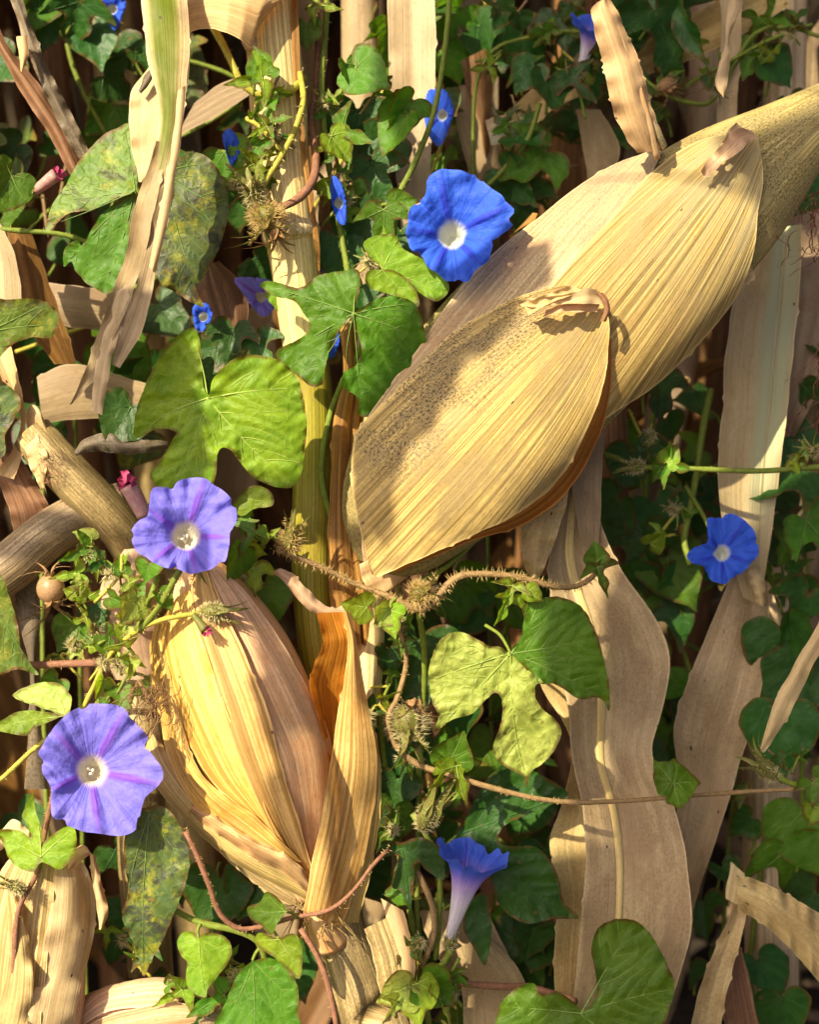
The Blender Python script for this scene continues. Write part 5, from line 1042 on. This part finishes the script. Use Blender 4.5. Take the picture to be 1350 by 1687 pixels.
for a in ((675, 1625, 60, 46, 60, -10, 20, 'h', 'lime_pale'), (690, 1620, 56, 56, -2, 0, -30, 'h', 'lime'), (700, 1618, 50, 48, -50, 0, 0, 'h', 'green'), (720, 1630, 54, 44, -20, 0, 60, 'n', 'lime_pale'), (655, 1650, 60, 40, 30, 0, 40, 'n', 'lime_pale'), (655, 1285, -30, 50, 10, 0, 0, 'h', 'deep'), (645, 1330, 0, 56, 20, 0, 30, 'h', 'green'), (690, 1055, -40, 100, 10, 0, 0, 'h', 'deep'), (760, 1100, -90, 90, 0, 0, 0, '3', 'deep'), (640, 1070, 0, 34, 0, 0, 20, 'h', 'deep'), (640, 1220, -50, 90, 0, 0, 0, 'h', 'deep')):
    tleaf(v4, a[0], a[1], a[2], a[3], a[4], a[5], a[6], a[7], a[8], stem=(a[0] + R.uniform(-14, 14), a[1] + R.uniform(-10, 20), a[2] - 20))

# leaves low in the middle, left of the stalk foot
v5 = thing('morning_glory_vine', 'low vine with glossy heart-shaped leaves under the golden ear', 'vine', ground_px(420, -60))
vpath(v5, [(305, 1370, 120), (325, 1410, 116), (345, 1460, 110), (362, 1505, 100), (395, 1530, 90), (440, 1524, 84), (480, 1512, 80), (540, 1500, 84), (580, 1470, 90), (615, 1425, 84), (640, 1400, 60)], [4.2, 4.2, 4, 3.8, 3.4, 3.4], 'stem_red', 160, 5)
vpath(v5, [(495, 1530, 90), (520, 1570, 94), (540, 1620, 96), (556, 1700, 96), (560, 1760, 80)], 4.6, 'stem_red', 160, 6, ground=ground_px(560, 40))
vpath(v5, [(288, 1500, 80), (330, 1520, 80), (390, 1534, 80), (430, 1560, 70), (440, 1640, 40), (440, 1760, -20)], 5, 'stem_green', 40, 5, ground=ground_px(420, -60))
hero(v5, 'lime', [(326, 1546), (318, 1534), (300, 1536), (292, 1552), (298, 1574), (308, 1584), (306, 1606), (312, 1630), (338, 1644), (342, 1630), (360, 1608), (378, 1582), (380, 1556), (364, 1540), (344, 1536), (332, 1540)], (327, 1546), [(338, 1640), (374, 1570), (296, 1556)], 100, tilt=(0, .1), fold=-.2, stem=(330, 1522, 84), label='heart-shaped bright leaf hanging from the green stem')
hero(v5, 'green', [(420, 1582), (450, 1580), (474, 1594), (490, 1626), (492, 1660), (484, 1730), (380, 1740), (350, 1700), (372, 1650), (392, 1606)], (416, 1582), [(420, 1735), (484, 1650), (372, 1680)], 80, tilt=(0, .05), fold=-.1, stem=(430, 1560, 70), label='big glossy leaf at the bottom edge', sp=5.5)
hero(v5, 'lime', [(458, 1546), (432, 1536), (420, 1544), (426, 1560), (450, 1576), (470, 1594), (492, 1612), (498, 1580), (496, 1552), (480, 1538)], (460, 1548), [(492, 1606), (426, 1548)], 104, tilt=(.1, 0), fold=-.25, stem=(440, 1526, 84))
hero(v5, 'green', [(470, 1500), (460, 1482), (440, 1468), (428, 1486), (408, 1494), (412, 1514), (430, 1524), (446, 1542), (456, 1524)], (470, 1502), [(412, 1500), (444, 1536), (442, 1474)], 110, tilt=(.1, 0), stem=(490, 1512, 84))
for a in ((360, 1450, -30, 70, 10, 0, 0, 'h', 'deep'), (420, 1440, -40, 60, 20, 0, 0, 'h', 'deep'), (370, 1640, 50, 50, 60, 20, 0, 'n', 'green'), (330, 1690, 40, 60, 80, 0, 0, 'h', 'deep'), (300, 1630, 60, 36, 60, 0, 20, 'n', 'lime'), (240, 1560, 10, 30, 30, 0, 0, 'n', 'deep')):
    tleaf(v5, a[0], a[1], a[2], a[3], a[4], a[5], a[6], a[7], a[8], stem=(a[0] + R.uniform(-14, 14), a[1] - R.uniform(10, 30), a[2] - 20))

# bottom right leaf, and the runners at the right with the small blue flower
v6 = thing('morning_glory_vine', 'vine with a big smooth heart-shaped leaf in front of the broad tan leaves', 'vine', ground_px(960, 20))
vpath(v6, [(958, 1670, 70), (962, 1720, 60), (962, 1800, 40)], 6, 'stem_green', 20, 5, ground=ground_px(960, 20))
hero(v6, 'green', [(958, 1670), (975, 1652), (984, 1630), (980, 1594), (975, 1564), (984, 1532), (1008, 1516), (1044, 1516), (1072, 1536), (1090, 1570), (1104, 1596), (1113, 1622), (1104, 1660), (1090, 1700), (1060, 1760), (1000, 1790), (930, 1780), (850, 1760), (816, 1710), (818, 1680), (826, 1652), (850, 1628), (880, 1620), (892, 1638), (918, 1634), (940, 1646), (954, 1660)], (958, 1670), [(1108, 1630), (1040, 1524), (960, 1780), (830, 1660), (1060, 1740)], 90, tilt=(-.02, .05), cup=-.1, label='big smooth heart-shaped leaf', sp=6)
v7 = thing('morning_glory_vine', 'thin vine crossing the right side with the small blue flower', 'vine', ground_px(1380, -60))
vpath(v7, [(1420, 764, -40), (1340, 770, -44), (1250, 776, -50), (1160, 773, -56), (1095, 770, -60), (1050, 768, -70), (1010, 752, -80), (970, 740, -90)], 4.5, 'stem_green', 60, 4, 'hair_pale')
vpath(v7, [(1420, 764, -40), (1440, 1000, -50), (1430, 1280, 20), (1360, 1296, 30), (1310, 1292, 30), (1270, 1274, 34)], 5, 'stem_green', 20)
vpath(v7, [(1430, 1280, 20), (1420, 1600, -20), (1400, 1750, -40)], 5, 'stem_green', 20, ground=ground_px(1380, -60))
vpath(v7, [(1172, 640, -180), (1160, 700, -176), (1148, 780, -170), (1138, 840, -164), (1128, 890, -160), (1140, 930, -130)], 6, 'stem_green')
vpath(v7, [(1130, 800, -160), (1160, 850, -150), (1185, 900, -130)], 4, 'stem_green')
F4o = [(1165, 855), (1182, 852), (1200, 847), (1222, 852), (1240, 870), (1247, 890), (1251, 912), (1236, 930), (1222, 945), (1208, 952), (1195, 964), (1175, 958), (1165, 946), (1160, 932), (1142, 928), (1133, 914), (1148, 900), (1166, 894), (1166, 872)]
f4, b4 = flower(v7, 'blue', (1190, 912), F4o, -90, rt=10, depth=14, tube_dir=(4, 14, -40), tube_r=5, label='small blue flower in front of the pale leaf', phase=.3, ruff=4, folds=6, stam=False)
calyx(f4, b4, (0, -.2, .8), 24, hairs=20)
for a in ((1100, 762, -30, 26, -150, 0, 0, 'h', 'lime'), (1092, 768, -34, 22, 30, 0, 20, 'h', 'green'), (1106, 768, -34, 34, -80, 40, 0, 'n', 'green'), (1110, 1290, 60, 36, 140, 0, 0, 'h', 'green'), (1112, 1292, 60, 50, -92, 50, 0, 'h', 'green'), (1340, 1290, 44, 30, 0, 0, 0, '3', 'green'), (1352, 1260, 40, 26, -60, 0, 0, 'h', 'green'), (1345, 1330, 30, 26, 20, 0, 0, 'h', 'lime')):
    tleaf(v7, a[0], a[1], a[2], a[3], a[4], a[5], a[6], a[7], a[8], stem=(a[0] + R.uniform(-4, 14), a[1] + R.uniform(4, 10), a[2] - 10))
calyx(v7, (1050, 768, -60), (-.8, .05, .2), 44, 'sepal', 5, 60, 'hair_pale', .3, .3, .3, name='hairy_bud')
calyx(v7, (1268, 1272, 36), (-.7, -.6, .1), 66, 'sepal', 6, 110, 'hair_pale', .4, .6, .2, name='hairy_bud', label='pale green bud with long spidery sepals')
calyx(v7, (1345, 745, -40), (-.3, -.2, .3), 30, 'sepal', 6, 30, 'hair_pale', .6, .4, .2, name='hairy_bud')

# small fry: young leaves, tendrils and fine stems crowding the gaps
def fry(v, pts, sizes, mats, kinds='nnh3', spread=26, each=3, w_j=16):
    for (x, y, w) in pts:
        a, b = (x + R.uniform(-40, 40), y + R.uniform(-50, 50), w - 10), (x + R.uniform(-40, 40), y + R.uniform(-50, 50), w - 14)
        vpath(v, [a, (x, y, w - 6), b], R.uniform(1.8, 3), R.choice(['stem_green', 'stem_yellow', 'stem_brown']), 10, 5, 'hair_pale', n=14)
        for _ in range(each):
            tleaf(v, x + R.uniform(-spread, spread), y + R.uniform(-spread, spread), w + R.uniform(-w_j, w_j), R.uniform(*sizes), R.uniform(0, 360), R.uniform(-40, 40), R.uniform(-40, 40), R.choice(kinds), R.choice(mats), stem=(x + R.uniform(-6, 6), y + R.uniform(-6, 6), w - 8))
        if R.random() < .5: calyx(v, (x + R.uniform(-20, 20), y + R.uniform(-20, 20), w), (R.uniform(-1, 1), R.uniform(-1, 1), .3), R.uniform(20, 34), 'sepal', 5, 40, 'hair_pale', .4, .6, .25, name='hairy_bud', hl=1.2)
fry(v1, [(150, 915, 104), (120, 960, 90), (195, 950, 120), (205, 1020, 120), (180, 1075, 112), (150, 1040, 60), (215, 1110, 130), (100, 1080, 50), (165, 1160, 70), (205, 985, 120)], (13, 25), ['lime', 'lime', 'green', 'green', 'lime_pale'])
fry(v1, [(400, 850, 90), (435, 900, 80), (390, 940, 60)], (16, 28), ['lime', 'green'])
fry(v2, [(440, 170, 70), (405, 300, 60), (420, 265, 60), (455, 215, 66), (545, 170, -10), (555, 260, 10), (620, 150, -30), (560, 330, -20), (625, 420, 20)], (15, 28), ['lime', 'green', 'green'])
fry(v3, [(650, 1040, 50), (640, 1130, 30), (620, 1160, 30), (690, 1230, 40), (730, 1330, 20)], (16, 28), ['green', 'lime', 'deep'], each=2)
fry(v4, [(690, 1560, 20), (660, 1480, 10), (650, 1360, 10), (740, 1620, 30)], (16, 28), ['green', 'deep'], each=2)
fry(v5, [(380, 1600, 60), (300, 1650, 40), (250, 1640, 10), (220, 1580, 0), (200, 1540, -20)], (14, 26), ['green', 'lime', 'deep'], each=3)
fry(v7, [(1060, 720, -90), (1120, 830, -150), (1090, 880, -150), (1330, 740, -60), (1300, 1270, 10)], (14, 26), ['green', 'deep', 'lime'], each=2)
# ---------------------------------------------------------------- shaded vines behind, dark leaves in the gaps
LB = ['shaded vine of dark green leaves climbing the corn at the top left', 'shaded vine of dark lobed leaves above the big ear', 'shaded vine of large dark leaves right of the small blue flower', 'shaded vine of dark leaves between the broad tan leaf and the small blue flower', 'shaded vine of dark leaves low behind the bent broken stalk']
ZN = [[(90, 30, -240, 60), (60, 0, -220, 60), (150, 60, -240, 56), (20, 110, -260, 50), (170, 140, -260, 50), (130, 20, -200, 60), (190, 90, -300, 50), (280, 300, -200, 50), (420, 440, -160, 50), (260, 520, -180, 60), (100, 620, -200, 60), (190, 600, -220, 60), (330, 620, -120, 50), (30, 250, -160, 40)],
      [(905, 145, -160, 50), (880, 120, -160, 40), (860, 125, -170, 36), (940, 140, -150, 40), (900, 270, -180, 66), (850, 240, -180, 50), (830, 300, -190, 60), (860, 330, -190, 60), (790, 60, -300, 60), (760, 30, -300, 60), (1080, 50, -140, 110), (1110, 20, -160, 90), (1060, 20, -200, 100), (920, 40, -260, 50), (980, 130, -240, 50), (1080, 190, -240, 36), (1245, 90, -240, 44), (1265, 110, -230, 46), (1290, 30, -300, 40), (1300, 190, -260, 60), (830, 60, -320, 60), (640, 60, -300, 60), (1250, 40, -260, 36)],
      [(1310, 300, -260, 90), (1330, 1000, -150, 70), (1290, 1060, -160, 90), (1340, 1110, -170, 90), (1330, 1360, -120, 100), (1300, 1420, -130, 80), (1290, 1200, -140, 80), (1270, 1180, -200, 60), (1320, 800, -190, 80), (1330, 880, -200, 80), (1320, 650, -230, 60), (1300, 960, -190, 46), (1360, 560, -260, 60), (1340, 1490, -160, 60)],
      [(1060, 900, -220, 80), (1100, 940, -230, 70), (1080, 850, -260, 70), (1090, 1000, -250, 90), (1050, 980, -240, 60), (1130, 960, -240, 60), (1100, 1120, -270, 70), (1020, 840, -230, 60), (1090, 640, -250, 50), (1040, 760, -260, 50), (900, 1420, -150, 70), (900, 1560, -180, 70), (860, 1600, -180, 60), (880, 1330, -150, 60), (760, 980, -190, 70), (800, 1000, -200, 70), (1100, 1250, -240, 60), (1150, 1160, -260, 60), (720, 1400, -120, 60), (810, 1250, -160, 60)],
      [(1250, 1600, -260, 60), (1190, 1440, -260, 40), (1290, 1660, -240, 60), (1170, 1600, -300, 50), (1240, 1360, -260, 40), (1160, 1500, -280, 50), (210, 1500, -100, 70), (270, 1420, -100, 60), (190, 1400, -120, 60), (250, 1600, -120, 50), (30, 1340, -100, 50), (480, 1570, -90, 60), (600, 1420, -120, 60)]]
GX = [(100, -330), (900, -330), (1400, -230), (1080, -330), (1260, -330)]
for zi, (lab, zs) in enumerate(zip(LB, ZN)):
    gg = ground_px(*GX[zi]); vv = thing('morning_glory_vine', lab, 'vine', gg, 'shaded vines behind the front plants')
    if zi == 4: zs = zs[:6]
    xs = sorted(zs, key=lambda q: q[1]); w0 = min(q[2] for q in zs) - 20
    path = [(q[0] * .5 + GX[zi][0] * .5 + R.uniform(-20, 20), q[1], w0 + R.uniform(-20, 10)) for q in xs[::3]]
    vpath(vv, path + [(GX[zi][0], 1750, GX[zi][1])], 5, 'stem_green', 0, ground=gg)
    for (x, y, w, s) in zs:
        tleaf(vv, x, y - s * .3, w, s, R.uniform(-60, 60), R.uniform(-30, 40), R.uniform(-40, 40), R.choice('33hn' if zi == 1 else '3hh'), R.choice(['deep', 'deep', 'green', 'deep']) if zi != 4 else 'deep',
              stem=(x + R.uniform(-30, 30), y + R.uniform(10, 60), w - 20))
    if zi == 1:
        fb = bell(vv, (958, 112, -170), (980, 40, -150), 40, 6, 'blue flower with a white tube behind the husk flag')
        calyx(fb, (955, 118, -172), (.3, -.9, 0), 34, 'sepal', 5, 10, 'hair_pale', .12, .1, .26)
        flower(vv, 'blue', (1036, 85), [(1024, 78), (1036, 74), (1044, 88), (1036, 100), (1026, 96)], -170, rt=4, depth=5, tube_dir=(2, 10, -20), nth=40, stam=False, label='blue petals right of the husk flag')
        calyx(vv, (1100, 140, -180), (.4, .5, .2), 44, 'sepal_dry', 7, 40, 'hair', .6, 1.2, .5, name='dry_sepals')
        vpath(vv, [(780, 330, -200), (830, 280, -180), (870, 230, -166), (890, 170, -156)], 4.5, 'stem_green')
        vpath(vv, [(1350, 60, -200), (1300, 45, -220), (1240, 60, -230), (1180, 160, -220), (1140, 170, -200), (1080, 150, -190)], 4, 'stem_green')

fryv = thing('morning_glory_vine', 'wiry shaded vine of small leaves and buds strung among the stalks above the big ear', 'vine', ground_px(820, -300), 'shaded vines behind the front plants')
vpath(fryv, [(1340, 40, -200), (1260, 70, -210), (1150, 130, -200), (1090, 150, -190), (980, 60, -200), (880, 60, -200), (800, 100, -210), (780, 250, -220), (800, 700, -260), (820, 1750, -300)], 3.5, 'stem_green', 40, 5, ground=ground_px(820, -300))
fry(fryv, [(1300, 50, -200), (1250, 75, -205), (1180, 130, -200), (1100, 130, -185), (900, 70, -195), (820, 90, -205), (850, 200, -200), (960, 110, -200), (1130, 60, -200), (840, 30, -200), (780, 320, -160)], (14, 28), ['green', 'deep', 'lime'], each=3)
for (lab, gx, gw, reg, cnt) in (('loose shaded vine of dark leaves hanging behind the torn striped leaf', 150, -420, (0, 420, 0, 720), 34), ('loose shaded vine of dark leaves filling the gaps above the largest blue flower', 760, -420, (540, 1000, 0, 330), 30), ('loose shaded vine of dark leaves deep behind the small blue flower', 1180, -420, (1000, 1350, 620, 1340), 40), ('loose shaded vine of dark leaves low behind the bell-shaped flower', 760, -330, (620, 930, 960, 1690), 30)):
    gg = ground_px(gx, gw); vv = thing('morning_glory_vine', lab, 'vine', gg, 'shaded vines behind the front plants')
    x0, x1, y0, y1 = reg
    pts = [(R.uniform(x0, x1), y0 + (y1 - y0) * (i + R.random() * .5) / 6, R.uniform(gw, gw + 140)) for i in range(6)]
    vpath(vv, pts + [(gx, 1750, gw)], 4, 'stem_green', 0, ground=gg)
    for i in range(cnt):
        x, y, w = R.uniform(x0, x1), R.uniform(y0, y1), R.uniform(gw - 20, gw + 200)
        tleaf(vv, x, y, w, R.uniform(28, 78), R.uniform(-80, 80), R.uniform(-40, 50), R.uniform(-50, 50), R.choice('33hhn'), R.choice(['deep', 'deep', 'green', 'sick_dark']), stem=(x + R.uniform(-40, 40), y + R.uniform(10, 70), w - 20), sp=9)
    for i in range(5):
        x, y, w = R.uniform(x0, x1), R.uniform(y0, y1), R.uniform(gw, gw + 160)
        vpath(vv, [(x, y, w), (x + R.uniform(-60, 60), y + R.uniform(-90, 90), w + 20), (x + R.uniform(-140, 140), y + R.uniform(-160, 160), w)], R.uniform(2.5, 4), R.choice(['stem_green', 'stem_brown', 'stem_yellow']), 0, name='tendril')
low = thing('morning_glory_vine', 'shaded vine of dark leaves in the gap under the crumpled and golden ears', 'vine', ground_px(230, -200), 'shaded vines behind the front plants')
vpath(low, [(220, 1380, -140), (230, 1500, -150), (240, 1700, -170)], 5, 'stem_green', 0, ground=ground_px(230, -200))
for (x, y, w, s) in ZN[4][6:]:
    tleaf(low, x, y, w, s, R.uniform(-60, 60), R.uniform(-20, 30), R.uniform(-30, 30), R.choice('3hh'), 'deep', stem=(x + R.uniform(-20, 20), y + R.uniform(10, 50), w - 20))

# ---------------------------------------------------------------- shaded corn behind: traced leaves first
gB = ground_px(640, -420)
cB = thing('corn_plant', 'shaded corn plant with a wide pale leaf hanging straight behind the blue flower', 'corn plant', gB)
tube('stalk', cB, M['leaf_tan'], np.vstack([W([(590, -200, -420), (600, 400, -420), (620, 1200, -420)]), gB]), np.array([36, 40, 44, 50]) * S, 14, n=40)
sheet('leaf', cB, M['leaf_pale'], [(640, -60), (640, 60), (642, 140), (652, 220), (655, 300), (664, 400)], [(714, -60), (718, 60), (716, 140), (712, 220), (708, 300), (704, 400)], w=[-160, -156, -152, -152, -156, -160], vee=10, ripple=4, n=50, m=13, label='wide pale leaf hanging straight down')
sheet('leaf', cB, M['leaf_mauve'], [(484, -40), (488, 60), (500, 140), (506, 240)], [(540, -40), (540, 60), (536, 140), (530, 240)], w=[-80, -80, -80, -80], vee=10, n=40, m=9)
sheet('leaf', cB, M['leaf_brown'], [(528, 300), (524, 360), (530, 430)], [(560, 290), (560, 360), (556, 430)], w=[-130, -130, -130], n=24, m=9)
sheet('leaf', cB, M['leaf_brown'], [(330, 440), (320, 480), (330, 520), (360, 560)], [(360, 430), (400, 470), (410, 510), (400, 560)], w=[-120, -116, -116, -120], bulge=10, n=30, m=9)
gC = ground_px(900, -520)
cC = thing('corn_plant', 'shaded corn plant with leaves crossing behind the upright husk flag', 'corn plant', gC)
tube('stalk', cC, M['leaf_mauve'], np.vstack([W([(1150, -300, -520), (1160, 300, -520), (1000, 1200, -520)]), gC]), np.array([40, 42, 46, 50]) * S, 14, n=40)
sheet('leaf', cC, M['leaf_tan'], [(820, 200), (900, 130), (980, 90), (1080, 60), (1200, -10), (1300, -60)], [(840, 280), (900, 190), (980, 150), (1080, 120), (1200, 70), (1300, 10)], w=[-260, -260, -260, -270, -280, -290], vee=14, ripple=8, n=60, m=13, label='tan leaf slanting across behind the husk flag')
sheet('leaf', cC, M['leaf_pale'], [(1186, -60), (1190, 60), (1186, 140), (1180, 260)], [(1224, -60), (1222, 60), (1218, 140), (1212, 260)], w=[-230, -230, -230, -240], vee=6, n=40, m=9)
sheet('leaf', cC, M['leaf_brown'], [(760, 100), (770, 150), (790, 200), (800, 260)], [(800, 80), (812, 130), (808, 180), (806, 250)], w=[-250, -250, -250, -260], vee=-8, n=30, m=9)
sheet('leaf', cC, M['leaf_mauve'], [(756, 140), (752, 200), (770, 270), (780, 330)], [(790, 140), (812, 200), (836, 270), (850, 330)], w=[-270, -270, -270, -280], bulge=8, n=36, m=11)
sheet('leaf', cC, M['leaf_mauve'], [(950, 180), (960, 240), (968, 300), (940, 350)], [(990, 180), (1020, 240), (1010, 290), (980, 330)], w=[-240, -240, -236, -240], bulge=10, n=30, m=11)
sheet('leaf', cC, M['leaf_greenband'], [(800, 200), (826, 190), (860, 200)], [(810, 240), (840, 230), (870, 220)], w=[-230, -230, -230], n=20, m=9)

# rows of dry corn further back, each plant on its own
pal = ['leaf_mauve', 'leaf_brown', 'leaf_brown', 'leaf_rust', 'leaf_mauve', 'leaf_grey', 'leaf_grey', 'leaf_brown']
def corn(loc, hgt, nl, parent=None, raw=None, zlo=.1, wd=(.018, .042), seg=26, zmin=.02, ymin=.15):
    x0, y0 = loc; ln = (R.uniform(-.08, .08), R.uniform(-.08, .08))
    top = np.array([x0 + ln[0], y0 + ln[1], hgt]); b = np.array([x0, y0, -.02])
    if raw is None: tube('stalk', parent, M[R.choice(['leaf_rust', 'stalk_grey', 'leaf_brown'])], np.array([b, b * .6 + top * .4 + np.array([.006, 0, 0]), top]), [.016, .013, .007], 12, n=24)
    else:
        sp = crs(np.array([b, b * .5 + top * .5, top]), 8)
        raw.append(blade('raw', None, sp, .03, (1, 0, 0), .3, 8, 3, vee=.0, rip=0)); raw.append(blade('raw', None, sp, .03, (0, 1, 0), .3, 8, 3, vee=0, rip=0))
    a = R.uniform(0, 6.28)
    for i in range(nl):
        a += math.pi + R.uniform(-.6, .6); h = hgt * (zlo + (1 - zlo) * (i + R.random()) / nl)
        p0 = b + (top - b) * (h / hgt); d = np.array([math.cos(a), math.sin(a), 0]); L = R.uniform(.4, .75); out = R.uniform(.10, .26)
        drop = min(L * .95, p0[2] - zmin)
        sp = [p0, p0 + d * out * .5 + np.array([0, 0, R.uniform(.02, .09)]), p0 + d * out + np.array([0, 0, -.02]), p0 + d * (out * 1.25) + np.array([R.uniform(-.04, .04), R.uniform(-.04, .04), -drop * .45]), p0 + d * (out * R.uniform(.9, 1.5)) + np.array([R.uniform(-.08, .08), R.uniform(-.08, .08), -drop])]
        sp = [np.array([q[0], max(q[1], ymin + .02 * k), q[2]]) for k, q in enumerate(sp)]
        args = (sp, R.uniform(*wd), (-d[1], d[0], .0), R.uniform(-2.2, 2.2))
        if raw is None: blade(parent, M[R.choice(pal)], *args, n=seg, rib=False, rip=R.uniform(.003, .009))
        else: raw.append(blade('raw', None, *args, n=12, m=3))
rows = []
for j, (yy, n_) in enumerate(((.34, 8), (.55, 10), (.85, 11))):
    for i in range(n_):
        rows.append((-.55 - .12 * j + (1.1 + .24 * j) * (i + .5) / n_ + R.uniform(-.03, .03), yy + R.uniform(-.07, .07)))
for (x, y) in rows:
    t_ = thing('corn_plant', 'dry shaded corn plant standing in the rows behind the front plants', 'corn plant', (x, y, 0), 'dry corn plants in the rows behind')
    corn((x, y), R.uniform(1.25, 1.7), 12, t_, zlo=.06)
# corn added above and left of view to keep the rows behind shaded
for (x, y, zl, zm, nl, lab) in ((-.56, .12, .15, .02, 26, 'leafy corn plant added beside the broken stalk to shade the rows behind'), (-.66, .24, .15, .02, 26, 'leafy corn plant added beyond the broken stalk, one place farther along, to shade the rows behind'), (-.80, .12, .15, .02, 26, 'leafy corn plant added two places along from the broken stalk to shade the rows behind'), (-.52, .36, .2, .02, 24, 'leafy corn plant added in the second row behind the broken stalk for shade'),
                        (-.14, .22, .62, .86, 34, 'tall corn plant added for shade, its crown over the torn striped leaf'), (.06, .24, .62, .86, 34, 'tall corn plant added for shade, its crown over the pale upright stalk'), (.27, .24, .62, .86, 30, 'tall corn plant added for shade, its crown over the upright husk flag')):
    t_ = thing('corn_plant', lab, 'corn plant', (x, y, 0), 'leafy corn plants added to shade the rows behind')
    corn((x, y), 1.6, nl, t_, zlo=zl, zmin=zm, wd=(.055, .095), ymin=.0)
raw = []
for i in range(230):
    corn((R.uniform(-2.4, 2.4), R.uniform(1.1, 4.5)), R.uniform(1.4, 2.1), 9, raw=raw, wd=(.06, .12))
off = 0; FF = []
for v, f, *_ in raw: FF += [tuple(off + k for k in q) for q in f]; off += len(v)
cf_ = mk('corn_field', np.vstack([r[0] for r in raw]), FF, M['leaf_far_shade'], None, np.vstack([r[2] for r in raw]), np.vstack([r[3] for r in raw]), kind='stuff')
cf_['label'] = 'dark mass of dry corn far behind all the plants'; cf_['category'] = 'corn field'

# ---------------------------------------------------------------- corn added out of view, its leaves shaped to throw the outlined shade
def shade_corn(gS, lab, lean):
    cs = thing('corn_plant', lab, 'corn plant', gS)
    tube('stalk', cs, M['stalk_pale'], np.array([gS, gS + [lean * .4, 0, .8], gS + [lean, .0, 1.75]]), [.018, .015, .008], 14, n=30)
    return cs
gA, gZ = np.array([.55, -.85, 0.]), np.array([-.80, -.40, 0.])
csA = shade_corn(gA, 'unseen corn plant added behind the camera, its leaves shaped to shade the right half', .03)
csZ = shade_corn(gZ, 'unseen corn plant added left of the camera, its leaves shaped to shade the ears and a vine leaf', .05)
for L_, R_, d_, w_ in SHADE:
    A, uv, uv2 = sheet_px(L_, R_, w=80, n=60, m=15, nz=0, ripple=10)
    V = W(A.reshape(-1, 3)) - SUNT * d_
    cs, g_ = (csA, gA) if w_ == 'r' else (csZ, gZ)
    o = mk('leaf', V, gridf(60, 15), M['leaf_tan'], cs, uv, uv2)
    Q = V.reshape(60, 15, 3); ends = [Q[0, 7], Q[-1, 7]]
    p = min(ends, key=lambda e: np.linalg.norm(e[:2] - g_[:2])); z = min(1.65, p[2] + .1); st_ = g_ + np.array([.02, 0, z])
    blade(o, M['leaf_tan'], [p, (st_ + p) / 2 + np.array([0, -.03, .09]), st_], .010, (0, 0, 1), 0, 16, 5, rib=False, name='shade_leaf_base')
